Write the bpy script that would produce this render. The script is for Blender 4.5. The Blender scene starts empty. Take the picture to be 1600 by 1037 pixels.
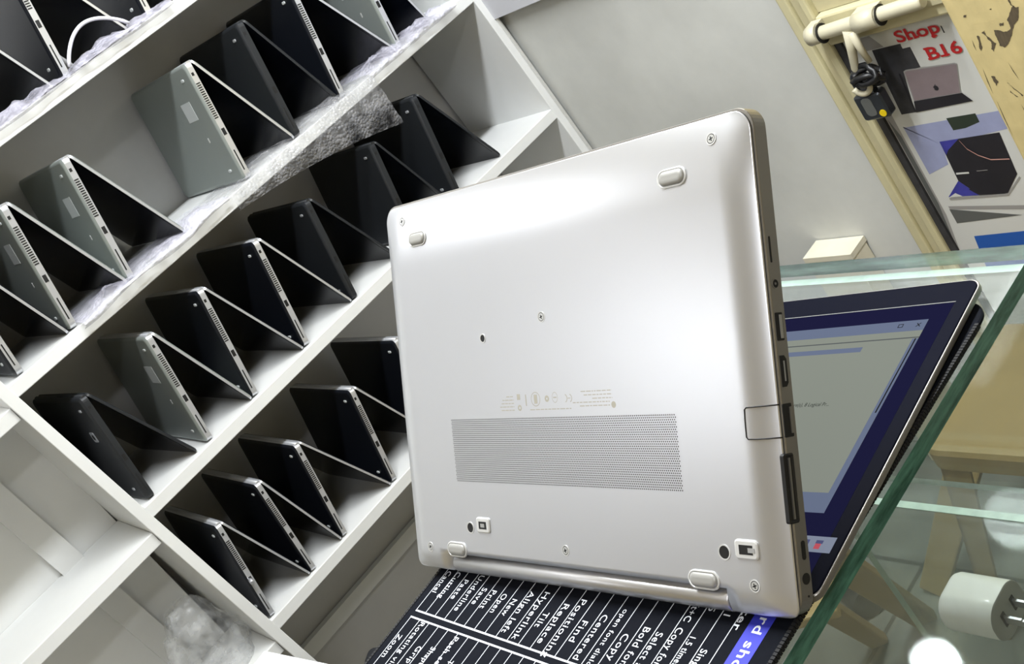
import bpy, bmesh, math, random
from mathutils import Matrix, Vector
random.seed(7)
C = bpy.context.scene.collection
SC = bpy.context.scene
PI = math.pi
CZ = 1.72                                   # height of the lens above the floor

# ------------------------------------------------------------------ camera
cam_d = bpy.data.cameras.new('camera')
cam_d.sensor_width = 36.0
cam_d.lens = 1837.9 / 1600 * 36.0
cam_d.clip_start = 0.02
cam = bpy.data.objects.new('camera', cam_d)
C.objects.link(cam)
RX = Vector((0.58676814, -0.57481082, -0.57034697))
DN = Vector((-0.68684211, 0.01976578, -0.72653784))
FW = Vector((0.42889516, 0.81804757, -0.38320635))
m3 = Matrix((RX, -DN, -FW)).transposed()
cam.matrix_world = Matrix.Translation((0, 0, CZ)) @ m3.to_4x4()
SC.camera = cam

# ------------------------------------------------------------------ view, world, lights
vs = SC.view_settings
vs.view_transform = 'Standard'
vs.look = 'None'
vs.gamma = 1.0
vs.use_curve_mapping = False
vs.exposure = 0.55

world = bpy.data.worlds.new('world')
SC.world = world
world.use_nodes = True
world.node_tree.nodes['Background'].inputs[0].default_value = (0.80, 0.85, 1.0, 1)
world.node_tree.nodes['Background'].inputs[1].default_value = 0.02


def area(name, loc, target, sx, sy, power, color=(1, 1, 1)):
    d = bpy.data.lights.new(name, 'AREA')
    d.shape = 'RECTANGLE'
    d.size = sx
    d.size_y = sy
    d.energy = power
    d.color = color
    o = bpy.data.objects.new(name, d)
    C.objects.link(o)
    o.location = loc
    v = Vector(target) - Vector(loc)
    o.rotation_euler = v.to_track_quat('-Z', 'Y').to_euler()
    return o


area('ceiling_light_panel', (0.80, 0.98, 2.70), (0.80, 0.99, 0), 1.20, 0.16, 48, (0.93, 0.97, 1.0))
area('added_wash_light', (-1.45, 2.00, 2.70), (-1.45, 2.01, 0), 0.60, 0.14, 4.6, (0.95, 0.97, 1.0))  # added wash, brightens the left back wall and the big laptop's bottom
area('ceiling_light_tube', (-0.40, 2.10, 2.70), (-0.40, 2.11, 0), 0.34, 0.12, 3.0, (0.95, 0.97, 1.0))
area('added_fill_light', (-0.60, -0.40, 2.70), (-0.60, -0.39, 0), 1.00, 0.20, 11, (0.95, 0.97, 1.0))  # added fill from behind the lens, stands for no known lamp

# ------------------------------------------------------------------ materials


def srgb(r, g, b):
    def f(c):
        c /= 255.0
        return c / 12.92 if c <= 0.04045 else ((c + 0.055) / 1.055) ** 2.4
    return (f(r), f(g), f(b), 1)


def mat(name, col, rough=0.5, metal=0.0, var=0.0, vscale=6.0, bump=0.0, bscale=60.0, emit=None, estr=0.0,
        spec=0.5, col2=None, coat=0.0, stretch=None):
    m = bpy.data.materials.new(name)
    m.use_nodes = True
    nt = m.node_tree
    p = nt.nodes['Principled BSDF']
    p.inputs['Base Color'].default_value = col
    p.inputs['Roughness'].default_value = rough
    p.inputs['Metallic'].default_value = metal
    p.inputs['Specular IOR Level'].default_value = spec
    p.inputs['Coat Weight'].default_value = coat
    if var > 0:
        tc = nt.nodes.new('ShaderNodeTexCoord')
        src = tc.outputs['Object']
        if stretch:
            mp = nt.nodes.new('ShaderNodeMapping')
            mp.inputs['Scale'].default_value = stretch
            nt.links.new(src, mp.inputs[0])
            src = mp.outputs[0]
        n = nt.nodes.new('ShaderNodeTexNoise')
        n.inputs['Scale'].default_value = vscale
        n.inputs['Detail'].default_value = 6
        n.inputs['Roughness'].default_value = 0.6
        nt.links.new(src, n.inputs['Vector'])
        r = nt.nodes.new('ShaderNodeValToRGB')
        r.color_ramp.elements[0].position = 0.33
        r.color_ramp.elements[1].position = 0.68
        c2 = col2 if col2 else tuple(c * (1 - var) for c in col[:3]) + (1,)
        r.color_ramp.elements[0].color = c2
        r.color_ramp.elements[1].color = col
        nt.links.new(n.outputs['Fac'], r.inputs[0])
        nt.links.new(r.outputs[0], p.inputs['Base Color'])
    if bump > 0:
        tc = nt.nodes.new('ShaderNodeTexCoord')
        n = nt.nodes.new('ShaderNodeTexNoise')
        n.inputs['Scale'].default_value = bscale
        n.inputs['Detail'].default_value = 5
        nt.links.new(tc.outputs['Object'], n.inputs['Vector'])
        b = nt.nodes.new('ShaderNodeBump')
        b.inputs['Strength'].default_value = bump
        b.inputs['Distance'].default_value = 0.004
        nt.links.new(n.outputs['Fac'], b.inputs['Height'])
        nt.links.new(b.outputs[0], p.inputs['Normal'])
    if emit:
        p.inputs['Emission Color'].default_value = emit
        p.inputs['Emission Strength'].default_value = estr
    return m


def glass_mat(name, tint, scratch=0.0):
    m = bpy.data.materials.new(name)
    m.use_nodes = True
    nt = m.node_tree
    nt.nodes.clear()
    out = nt.nodes.new('ShaderNodeOutputMaterial')
    tr = nt.nodes.new('ShaderNodeBsdfTransparent')
    tr.inputs[0].default_value = tint
    gl = nt.nodes.new('ShaderNodeBsdfGlossy')
    gl.inputs['Roughness'].default_value = 0.03
    fr = nt.nodes.new('ShaderNodeFresnel')
    geo = nt.nodes.new('ShaderNodeNewGeometry')           # thin sheet: same reflectance on both faces
    ior = nt.nodes.new('ShaderNodeMapRange')
    ior.inputs['To Min'].default_value = 1.5
    ior.inputs['To Max'].default_value = 1 / 1.5
    nt.links.new(geo.outputs['Backfacing'], ior.inputs['Value'])
    nt.links.new(ior.outputs[0], fr.inputs[0])
    mx = nt.nodes.new('ShaderNodeMixShader')
    nt.links.new(fr.outputs[0], mx.inputs[0])
    nt.links.new(tr.outputs[0], mx.inputs[1])
    nt.links.new(gl.outputs[0], mx.inputs[2])
    last = mx
    if scratch > 0:                                       # worn, smeared glass: fine dusty streaks
        tc = nt.nodes.new('ShaderNodeTexCoord')
        mp = nt.nodes.new('ShaderNodeMapping')
        mp.inputs['Scale'].default_value = (40, 9, 20)
        mp.inputs['Rotation'].default_value = (0, 0, 0.5)
        n = nt.nodes.new('ShaderNodeTexNoise')
        n.inputs['Scale'].default_value = 1.6
        n.inputs['Detail'].default_value = 8
        r = nt.nodes.new('ShaderNodeValToRGB')
        r.color_ramp.elements[0].position = 0.5
        r.color_ramp.elements[0].color = (0.02, 0.02, 0.02, 1)
        r.color_ramp.elements[1].position = 0.75
        r.color_ramp.elements[1].color = (scratch, scratch, scratch, 1)
        df = nt.nodes.new('ShaderNodeBsdfDiffuse')
        df.inputs[0].default_value = (0.75, 0.8, 0.78, 1)
        m2 = nt.nodes.new('ShaderNodeMixShader')
        nt.links.new(tc.outputs['Object'], mp.inputs[0])
        nt.links.new(mp.outputs[0], n.inputs['Vector'])
        nt.links.new(n.outputs['Fac'], r.inputs[0])
        nt.links.new(r.outputs[0], m2.inputs[0])
        nt.links.new(mx.outputs[0], m2.inputs[1])
        nt.links.new(df.outputs[0], m2.inputs[2])
        last = m2
    nt.links.new(last.outputs[0], out.inputs[0])
    return m


def film_mat(name, col, opacity, rough=0.25, cells=90.0):
    """Clear plastic: part see-through, part milky and shiny, with a bubbly bump."""
    m = bpy.data.materials.new(name)
    m.use_nodes = True
    nt = m.node_tree
    p = nt.nodes['Principled BSDF']
    p.inputs['Base Color'].default_value = col
    p.inputs['Roughness'].default_value = rough
    p.inputs['Specular IOR Level'].default_value = 0.8
    out = nt.nodes['Material Output']
    tr = nt.nodes.new('ShaderNodeBsdfTransparent')
    mx = nt.nodes.new('ShaderNodeMixShader')
    tc = nt.nodes.new('ShaderNodeTexCoord')
    vo = nt.nodes.new('ShaderNodeTexVoronoi')
    vo.inputs['Scale'].default_value = cells
    b = nt.nodes.new('ShaderNodeBump')
    b.inputs['Strength'].default_value = 0.75
    b.inputs['Distance'].default_value = 0.004
    b.invert = True
    n = nt.nodes.new('ShaderNodeTexNoise')
    n.inputs['Scale'].default_value = 30
    n.inputs['Detail'].default_value = 4
    r = nt.nodes.new('ShaderNodeMapRange')
    r.inputs['From Min'].default_value = 0.3
    r.inputs['From Max'].default_value = 0.7
    r.inputs['To Min'].default_value = max(0.0, opacity - 0.25)
    r.inputs['To Max'].default_value = min(1.0, opacity + 0.25)
    nt.links.new(tc.outputs['Object'], vo.inputs['Vector'])
    nt.links.new(tc.outputs['Object'], n.inputs['Vector'])
    nt.links.new(vo.outputs['Distance'], b.inputs['Height'])
    nt.links.new(b.outputs[0], p.inputs['Normal'])
    nt.links.new(n.outputs['Fac'], r.inputs['Value'])
    nt.links.new(r.outputs[0], mx.inputs[0])
    nt.links.new(tr.outputs[0], mx.inputs[1])
    nt.links.new(p.outputs[0], mx.inputs[2])
    nt.links.new(mx.outputs[0], out.inputs[0])
    return m


M = {}
M['wall'] = mat('painted_plaster', srgb(206, 207, 203), 0.75, var=0.22, vscale=2.6, bump=0.10, bscale=25)
M['wall_back'] = mat('shelf_back_plaster', srgb(202, 202, 203), 0.8, var=0.14, vscale=3.5, bump=0.15, bscale=18)
M['wall_cream'] = mat('cream_plaster', srgb(214, 196, 150), 0.8, var=0.08, vscale=2)
M['ceil'] = mat('ceiling_paint', srgb(216, 198, 152), 0.9, var=0.05)
M['shelf'] = mat('white_shelf_paint', srgb(222, 223, 222), 0.5, var=0.06, vscale=5)
M['cream'] = mat('cream_enamel', srgb(206, 198, 160), 0.45, var=0.16, vscale=9, bump=0.2, bscale=30)
M['cream_rail'] = mat('dull_cream_enamel', srgb(190, 182, 148), 0.5, var=0.15, vscale=14)
M['peel'] = mat('old_cream_paint', srgb(214, 196, 142), 0.55, var=0.13, vscale=10, bump=0.35, bscale=22,
                stretch=(1, 3, 1))
M['chip'] = mat('bare_weathered_wood', srgb(98, 86, 66), 0.8, var=0.35, vscale=60, stretch=(1, 4, 1))
M['pale'] = mat('offwhite_enamel', srgb(196, 190, 166), 0.4, var=0.10, vscale=30)
M['silver'] = mat('silver_magnesium', srgb(211, 213, 218), 0.32, 0.80, var=0.03, vscale=3)
M['silver_side'] = mat('shaded_silver_edge', srgb(150, 147, 142), 0.38, 0.85)  # the cover's silver, darkened in colour for its dimly lit sides
M['chrome'] = mat('polished_hinge', srgb(200, 200, 202), 0.36, 0.9)
M['foot'] = mat('grey_rubber', srgb(160, 159, 155), 0.4, 0.2)
M['rim'] = mat('bright_rim', srgb(208, 208, 206), 0.35, 0.3)
M['hole'] = mat('dark_hole', srgb(10, 10, 11), 0.6)
M['vent'] = mat('vent_hole_black', srgb(46, 44, 42), 0.8)
M['etch'] = mat('etched_print', srgb(176, 172, 160), 0.6, 0.3)
M['screwm'] = mat('screw_steel', srgb(208, 209, 208), 0.3, 0.6)
M['blackgloss'] = mat('black_bezel', srgb(10, 12, 24), 0.35, spec=0.015)
M['blackplastic'] = mat('black_plastic', srgb(16, 17, 20), 0.45)
M['deck_shaded'] = mat('shaded_deck', srgb(22, 23, 27), 0.5)  # deck face; the shade between base and lid is put into its colour
M['pad'] = mat('mat_cloth', srgb(13, 16, 24), 0.85, var=0.25, vscale=500, spec=0.1)
M['padtext'] = mat('mat_white_print', srgb(226, 230, 238), 0.7)
M['padblue'] = mat('mat_blue_print', srgb(44, 48, 176), 0.7)
M['stitch'] = mat('black_stitch', srgb(14, 14, 17), 0.8)
M['glass'] = glass_mat('clear_glass', (0.95, 0.975, 0.965, 1), 0.05)
M['glass_low'] = glass_mat('clear_worn_glass', (0.92, 0.95, 0.93, 1), 0.07)
M['gedge'] = mat('green_glass_edge', srgb(88, 140, 122), 0.12, var=0.45, vscale=40, spec=0.7, stretch=(1, 1, 6),
                 col2=srgb(40, 82, 68))
M['gedge_pale'] = mat('pale_glass_edge', srgb(186, 205, 194), 0.15, var=0.25, vscale=60, spec=0.7)
M['charger'] = mat('white_polycarbonate', srgb(246, 246, 243), 0.3, coat=0.3)
M['charger_face'] = mat('grey_charger_face', srgb(150, 150, 148), 0.45)
M['floor'] = None
M['brown'] = mat('tan_plastic', srgb(152, 128, 84), 0.5, var=0.15, vscale=8)
M['carton'] = mat('white_card', srgb(232, 233, 236), 0.6, var=0.06, vscale=6)
M['box'] = mat('cream_card', srgb(222, 216, 196), 0.7, var=0.12, vscale=14)
M['blackcloth'] = mat('black_nylon', srgb(16, 18, 24), 0.7, bump=0.4, bscale=60)
M['tsilver'] = mat('shelf_laptop_silver', srgb(150, 157, 154), 0.42, 0.35, var=0.04, vscale=4)
M['tedge'] = mat('shelf_laptop_edge', srgb(205, 207, 212), 0.3, 0.6)
M['tblack'] = mat('shelf_laptop_black', srgb(17, 20, 27), 0.38, spec=0.4)
M['tdull'] = mat('shelf_laptop_dull_black', srgb(25, 28, 32), 0.55)
M['tscreen'] = mat('shelf_laptop_screen', srgb(9, 12, 20), 0.22, spec=0.3)
M['sticker'] = mat('grey_sticker', srgb(186, 190, 190), 0.6)
M['wrap'] = film_mat('bubble_wrap_film', srgb(214, 212, 228), 0.46, 0.3, 130)
M['wrap_thin'] = film_mat('thin_bubble_wrap_film', srgb(170, 170, 174), 0.30, 0.33, 170)
M['bag'] = film_mat('clear_bag_film', srgb(226, 228, 230), 0.20, 0.3, 14)
M['posterw'] = mat('poster_paper', srgb(206, 207, 204), 0.45)
M['postergrey'] = mat('poster_grey', srgb(62, 62, 66), 0.45, var=0.4, vscale=45)
M['posterblack'] = mat('poster_black', srgb(38, 36, 42), 0.4, var=0.25, vscale=20)
M['postermauve'] = mat('poster_mauve', srgb(140, 126, 130), 0.4, var=0.18, vscale=16)
M['posterred'] = mat('poster_red', srgb(186, 34, 38), 0.5)
M['posterlav'] = mat('poster_lavender', srgb(158, 164, 200), 0.45, var=0.15, vscale=14)
M['posterblue'] = mat('poster_blue', srgb(36, 88, 172), 0.4)
M['posterindigo'] = mat('poster_indigo', srgb(66, 66, 160), 0.4, var=0.35, vscale=25)
M['postergreen'] = mat('poster_green', srgb(44, 54, 44), 0.45)
M['posterband'] = mat('poster_band', srgb(150, 148, 146), 0.45)
M['posterdark'] = mat('poster_dark_grey', srgb(92, 94, 92), 0.45)
M['posterarc'] = mat('poster_arc', srgb(196, 150, 140), 0.45)
M['lockm'] = mat('padlock_steel', srgb(74, 78, 84), 0.3, 0.7, var=0.2, vscale=30)
M['yellow'] = mat('yellow_dot', srgb(226, 196, 20), 0.4)
M['ledge_paint'] = mat('grey_wall_ledge', srgb(198, 199, 206), 0.7)
M['fabric_white'] = mat('white_cable', srgb(214, 214, 226), 0.4)
M['bulb_dim'] = mat('lit_frosted_globe', (1, 1, 1, 1), 0.5, emit=(0.92, 0.93, 1.0, 1), estr=7)
M['bulb'] = mat('lit_bulb', (1, 1, 1, 1), 0.5, emit=(0.92, 0.93, 1.0, 1), estr=55)


def screen_mat(name, col, strength):
    return mat(name, tuple(c * 0.06 for c in col[:3]) + (1,), 0.3, emit=col, estr=strength * 0.88, spec=0.0)


M['s_desk'] = screen_mat('display_navy', srgb(34, 34, 68), 0.5)
M['s_win'] = screen_mat('display_page', srgb(132, 137, 128), 0.75)
M['s_title'] = screen_mat('display_title', srgb(104, 114, 138), 0.7)
M['s_line'] = screen_mat('display_line', srgb(92, 96, 98), 0.6)
M['s_text'] = screen_mat('display_ink', srgb(40, 42, 44), 0.5)
M['s_bar'] = screen_mat('display_taskbar', srgb(130, 138, 156), 0.7)
M['s_red'] = screen_mat('display_red', srgb(190, 84, 96), 0.7)
M['s_ind'] = screen_mat('display_indigo', srgb(80, 84, 120), 0.7)


def floor_mat():
    m = bpy.data.materials.new('grey_floor_tiles')
    m.use_nodes = True
    nt = m.node_tree
    p = nt.nodes['Principled BSDF']
    p.inputs['Roughness'].default_value = 0.35
    tc = nt.nodes.new('ShaderNodeTexCoord')
    mp = nt.nodes.new('ShaderNodeMapping')
    mp.inputs['Location'].default_value = (0.02, 0.13, 0)
    br = nt.nodes.new('ShaderNodeTexBrick')
    br.offset = 0.0
    br.inputs['Scale'].default_value = 1.0
    br.inputs['Brick Width'].default_value = 0.4
    br.inputs['Row Height'].default_value = 0.4
    br.inputs['Mortar Size'].default_value = 0.005
    br.inputs['Mortar'].default_value = srgb(60, 60, 57)
    n = nt.nodes.new('ShaderNodeTexNoise')
    n.inputs['Scale'].default_value = 7
    n.inputs['Detail'].default_value = 8
    r = nt.nodes.new('ShaderNodeValToRGB')
    r.color_ramp.elements[0].position = 0.3
    r.color_ramp.elements[0].color = srgb(88, 88, 84)
    r.color_ramp.elements[1].position = 0.7
    r.color_ramp.elements[1].color = srgb(122, 122, 117)
    nt.links.new(tc.outputs['Object'], mp.inputs[0])
    nt.links.new(mp.outputs[0], br.inputs['Vector'])
    nt.links.new(tc.outputs['Object'], n.inputs['Vector'])
    nt.links.new(n.outputs['Fac'], r.inputs[0])
    nt.links.new(r.outputs[0], br.inputs['Color1'])
    nt.links.new(r.outputs[0], br.inputs['Color2'])
    nt.links.new(br.outputs['Color'], p.inputs['Base Color'])
    return m


M['floor'] = floor_mat()

# ------------------------------------------------------------------ mesh helpers


class MB:
    def __init__(self):
        self.v, self.f, self.mi, self.sm = [], [], [], []
        self.X = Matrix.Identity(4)

    def add(self, verts, faces, mi=0, smooth=False):
        o = len(self.v)
        for p in verts:
            q = self.X @ Vector(p)
            self.v.append((q.x, q.y, q.z))
        for fc in faces:
            self.f.append([o + i for i in fc])
            self.mi.append(mi)
            self.sm.append(smooth)
        return self

    def box(self, x0, y0, z0, x1, y1, z1, mi=0):
        v = [(x0, y0, z0), (x1, y0, z0), (x1, y1, z0), (x0, y1, z0), (x0, y0, z1), (x1, y0, z1), (x1, y1, z1), (x0, y1, z1)]
        f = [(3, 2, 1, 0), (4, 5, 6, 7), (0, 1, 5, 4), (1, 2, 6, 5), (2, 3, 7, 6), (3, 0, 4, 7)]
        return self.add(v, f, mi)

    def prism(self, poly, z0, z1, mi=0, side=None):
        n = len(poly)
        v = [(p[0], p[1], z0) for p in poly] + [(p[0], p[1], z1) for p in poly]
        self.add(v, [list(range(n))[::-1], list(range(n, 2 * n))], mi)
        self.add(v, [(i, (i + 1) % n, n + (i + 1) % n, n + i) for i in range(n)], mi if side is None else side)
        return self

    def layers(self, loops, mi=0, smooth=False, cap0=True, cap1=True):
        """Stack of equal-length loops of 3-D points."""
        n = len(loops[0])
        v = [p for lp in loops for p in lp]
        f = []
        for k in range(len(loops) - 1):
            for i in range(n):
                j = (i + 1) % n
                f.append((k * n + i, k * n + j, (k + 1) * n + j, (k + 1) * n + i))
        self.add(v, f, mi, smooth)
        o = len(self.v) - len(v)
        if cap0:
            self.f.append([o + i for i in range(n)][::-1]); self.mi.append(mi); self.sm.append(False)
        if cap1:
            self.f.append([o + (len(loops) - 1) * n + i for i in range(n)]); self.mi.append(mi); self.sm.append(False)
        return self

    def rbox(self, cx, cy, w, h, r, prof, mi=0, n=6, smooth=False, caps=(True, True)):
        """Rounded rectangle pushed through a profile of (inset, z)."""
        return self.layers([[(cx + x, cy + y, z) for x, y in rrect(w - 2 * i, h - 2 * i, max(r - i, 0.0002), n)]
                            for i, z in prof], mi, smooth, *caps)

    def tube(self, pts, r, n=10, mi=0, caps=True):
        pts = [Vector(p) for p in pts]
        loops = []
        up = Vector((0.137, 0.31, 0.94)).normalized()
        for i, p in enumerate(pts):
            d = (pts[min(i + 1, len(pts) - 1)] - pts[max(i - 1, 0)]).normalized()
            a = d.cross(up)
            if a.length < 1e-3:
                a = d.cross(Vector((1, 0, 0)))
            a.normalize()
            b = d.cross(a)
            rr = r[i] if isinstance(r, (list, tuple)) else r
            loops.append([tuple(p + rr * (math.cos(t) * a + math.sin(t) * b)) for t in [2 * PI * k / n for k in range(n)]])
        return self.layers(loops, mi, True, caps, caps)

    def disc(self, cx, cy, r, z0, z1, n=20, mi=0):
        return self.prism([(cx + r * math.cos(2 * PI * k / n), cy + r * math.sin(2 * PI * k / n)) for k in range(n)], z0, z1, mi)

    def ring(self, cx, cy, r0, r1, z0, z1, n=24, mi=0):
        def L(r, z):
            return [(cx + r * math.cos(2 * PI * k / n), cy + r * math.sin(2 * PI * k / n), z) for k in range(n)]
        lp = [L(r0, z0), L(r0, z1), L(r1, z1), L(r1, z0), L(r0, z0)]
        return self.layers(lp, mi, False, False, False)

    def text(self, body, mi=0, size=1.0, bold=0.0, space=1.0):
        """Returns nothing; adds flat glyphs normalised so that the run spans 0..1 in x and cap height is kept in ratio."""
        cu = bpy.data.curves.new('lettering', 'FONT')
        cu.body = body
        cu.size = 1.0
        cu.offset = bold
        cu.space_character = space
        cu.resolution_u = 3
        ob = bpy.data.objects.new('lettering', cu)
        C.objects.link(ob)
        bpy.context.view_layer.update()
        me = bpy.data.meshes.new_from_object(ob.evaluated_get(bpy.context.evaluated_depsgraph_get()))
        vs_ = [tuple(v.co) for v in me.vertices]
        fs_ = [tuple(p.vertices) for p in me.polygons]
        bpy.data.objects.remove(ob)
        bpy.data.curves.remove(cu)
        bpy.data.meshes.remove(me)
        return vs_, fs_

    def put_text(self, body, x0, x1, h, fx, mi=0, bold=0.0, space=1.0):
        """Glyph run from run-position x0 to x1 with letter size h; fx maps (run, rise) to a 3-D point."""
        v, f = self.text(body, mi, bold=bold, space=space)
        if not v:
            return self
        a = min(p[0] for p in v)
        b = max(p[0] for p in v)
        k = (x1 - x0) / (b - a)
        return self.add([fx(x0 + (p[0] - a) * k, p[1] * h) for p in v], f, mi)

    def build(self, name, mats, parent=None, mw=None, fix=True):
        me = bpy.data.meshes.new(name)
        me.from_pydata(self.v, [], self.f)
        for m in (mats if isinstance(mats, (list, tuple)) else [mats]):
            me.materials.append(M[m] if isinstance(m, str) else m)
        me.polygons.foreach_set('material_index', self.mi)
        me.polygons.foreach_set('use_smooth', self.sm)
        if fix:
            bm = bmesh.new()
            bm.from_mesh(me)
            bmesh.ops.recalc_face_normals(bm, faces=bm.faces)
            bm.to_mesh(me)
            bm.free()
        me.update()
        o = bpy.data.objects.new(name, me)
        C.objects.link(o)
        if parent:
            o.parent = parent
        if mw is not None:
            o.matrix_world = mw
        return o


def rrect(w, h, r, n=6):
    r = max(min(r, w / 2 - 1e-5, h / 2 - 1e-5), 1e-5)
    pts = []
    for cx, cy, a0 in ((w / 2 - r, h / 2 - r, 0), (-w / 2 + r, h / 2 - r, 90), (-w / 2 + r, -h / 2 + r, 180), (w / 2 - r, -h / 2 + r, 270)):
        for k in range(n + 1):
            t = math.radians(a0 + 90 * k / n)
            pts.append((cx + r * math.cos(t), cy + r * math.sin(t)))
    return pts


def empty(name, loc=(0, 0, 0), rot=(0, 0, 0), mw=None):
    o = bpy.data.objects.new(name, None)
    o.empty_display_size = 0.05
    C.objects.link(o)
    if mw is not None:
        o.matrix_world = mw
    else:
        o.location = loc
        o.rotation_euler = rot
    return o


def tag(o, label, cat, group=None, kind=None):
    o['label'] = label
    o['category'] = cat
    if group:
        o['group'] = group
    if kind:
        o['kind'] = kind
    return o


def struct(o):
    o['kind'] = 'structure'
    return o


# ------------------------------------------------------------------ room
WX, WY = 1.510, 2.362
X0, Y0, CEIL = -2.6, -2.0, 2.78
struct(MB().box(X0, Y0, -0.05, WX + 0.1, WY + 0.1, 0).build('floor', 'floor'))
struct(MB().box(X0, Y0, CEIL, WX + 0.1, WY + 0.1, CEIL + 0.05).build('ceiling', 'ceil'))
struct(MB().box(X0, WY, 0, WX + 0.1, WY + 0.1, CEIL).build('wall_back', 'wall_back'))
struct(MB().box(WX, Y0, 0, WX + 0.1, WY, CEIL).build('wall_right', 'wall'))
struct(MB().box(X0 - 0.1, Y0, 0, X0, WY, CEIL).build('wall_left', 'wall_cream'))
struct(MB().box(X0, Y0 - 0.1, 0, WX + 0.1, Y0, CEIL).build('wall_front', 'wall_cream'))
# raised boxed-in ledge on the right wall above the laptop shelves' end
struct(MB().box(WX - 0.022, 1.42, CZ - 0.449, WX, 2.045, CEIL).build('trim_1', 'ledge_paint'))
o_ = SC.objects['trim_1']
o_.rotation_euler = (0, 0, 0)

# ------------------------------------------------------------------ shelving (built-in, a little out of level)
MS = Matrix.Translation((0.29, 2.03, -0.66 + CZ)) @ Matrix.Rotation(math.radians(1.9), 4, 'Y')


def lean(z):
    return -0.075 * z


SD = 0.322
shelf = empty('wall_shelving', mw=MS @ Matrix.Translation((0.6, 0.16, -1.03)))
tag(shelf, 'white painted wall shelving full of laptops stood up like tents', 'shelves')
bpy.context.view_layer.update()


def shelf_part(name, mb, m='shelf'):
    o = mb.build(name, m)
    o.parent = shelf
    o.matrix_parent_inverse = shelf.matrix_world.inverted()
    o.matrix_world = MS
    return o


def bev(o, w=0.0015):
    b = o.modifiers.new('edge', 'BEVEL')
    b.width = w
    b.segments = 2
    b.limit_method = 'ANGLE'
    return o


BT = [0.652, 0.330, 0.024, -0.300]
for z in BT:
    bev(shelf_part('shelf_board', MB().box(lean(z) + 0.0, 0, z - 0.024, 1.192 + lean(z) * 0.4, SD, z)))
for z in (0.301, -0.020, -0.337):
    bev(shelf_part('shelf_board', MB().box(-1.40, 0.006, z - 0.026, lean(z) - 0.021, 0.2048, z)))
ZL, ZH = -1.02, 1.62


def panel(xa, xb, k):
    mb = MB()
    v = []
    for z in (ZL, ZH):
        for x, y in ((xa, 0), (xb, 0), (xb, SD), (xa, SD)):
            v.append((x + k * z, y - 0.002, z))
    return mb.add(v, [(3, 2, 1, 0), (4, 5, 6, 7), (0, 1, 5, 4), (1, 2, 6, 5), (2, 3, 7, 6), (3, 0, 4, 7)])


bev(shelf_part('side_panel', panel(-0.021, 0.0, -0.075)))
bev(shelf_part('side_panel', panel(1.187, 1.206, -0.05)))
# battens on the wall behind
shelf_part('back_panel', MB().box(-1.40, 0.205, ZL, -0.023, 0.215, 0.95))
shelf_part('back_batten', MB().add([(-0.155 - 0.02, 0.190, 0.3), (-0.105 - 0.02, 0.190, 0.3), (-0.105 - 0.02, 0.2049, 0.3), (-0.155 - 0.02, 0.2049, 0.3), (-0.150 + 0.02, 0.190, -0.42), (-0.105 + 0.02, 0.190, -0.42), (-0.105 + 0.02, 0.2049, -0.42), (-0.150 + 0.02, 0.2049, -0.42)], [(3, 2, 1, 0), (4, 5, 6, 7), (0, 1, 5, 4), (1, 2, 6, 5), (2, 3, 7, 6), (3, 0, 4, 7)]))
shelf_part('back_batten', MB().box(0.02, SD - 0.018, -0.575, 1.19, SD, -0.542))
# caulk bead where the right panel meets the wall
shelf_part('caulk_bead', MB().tube([(1.209 - 0.05 * z, -0.003, z) for z in (-0.9, -0.5, -0.1, 0.3, 0.7, 1.2)], 0.004, 8), 'rim')

# ------------------------------------------------------------------ shelf laptops stood as tents
TL, TD = 0.229, 0.310


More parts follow.
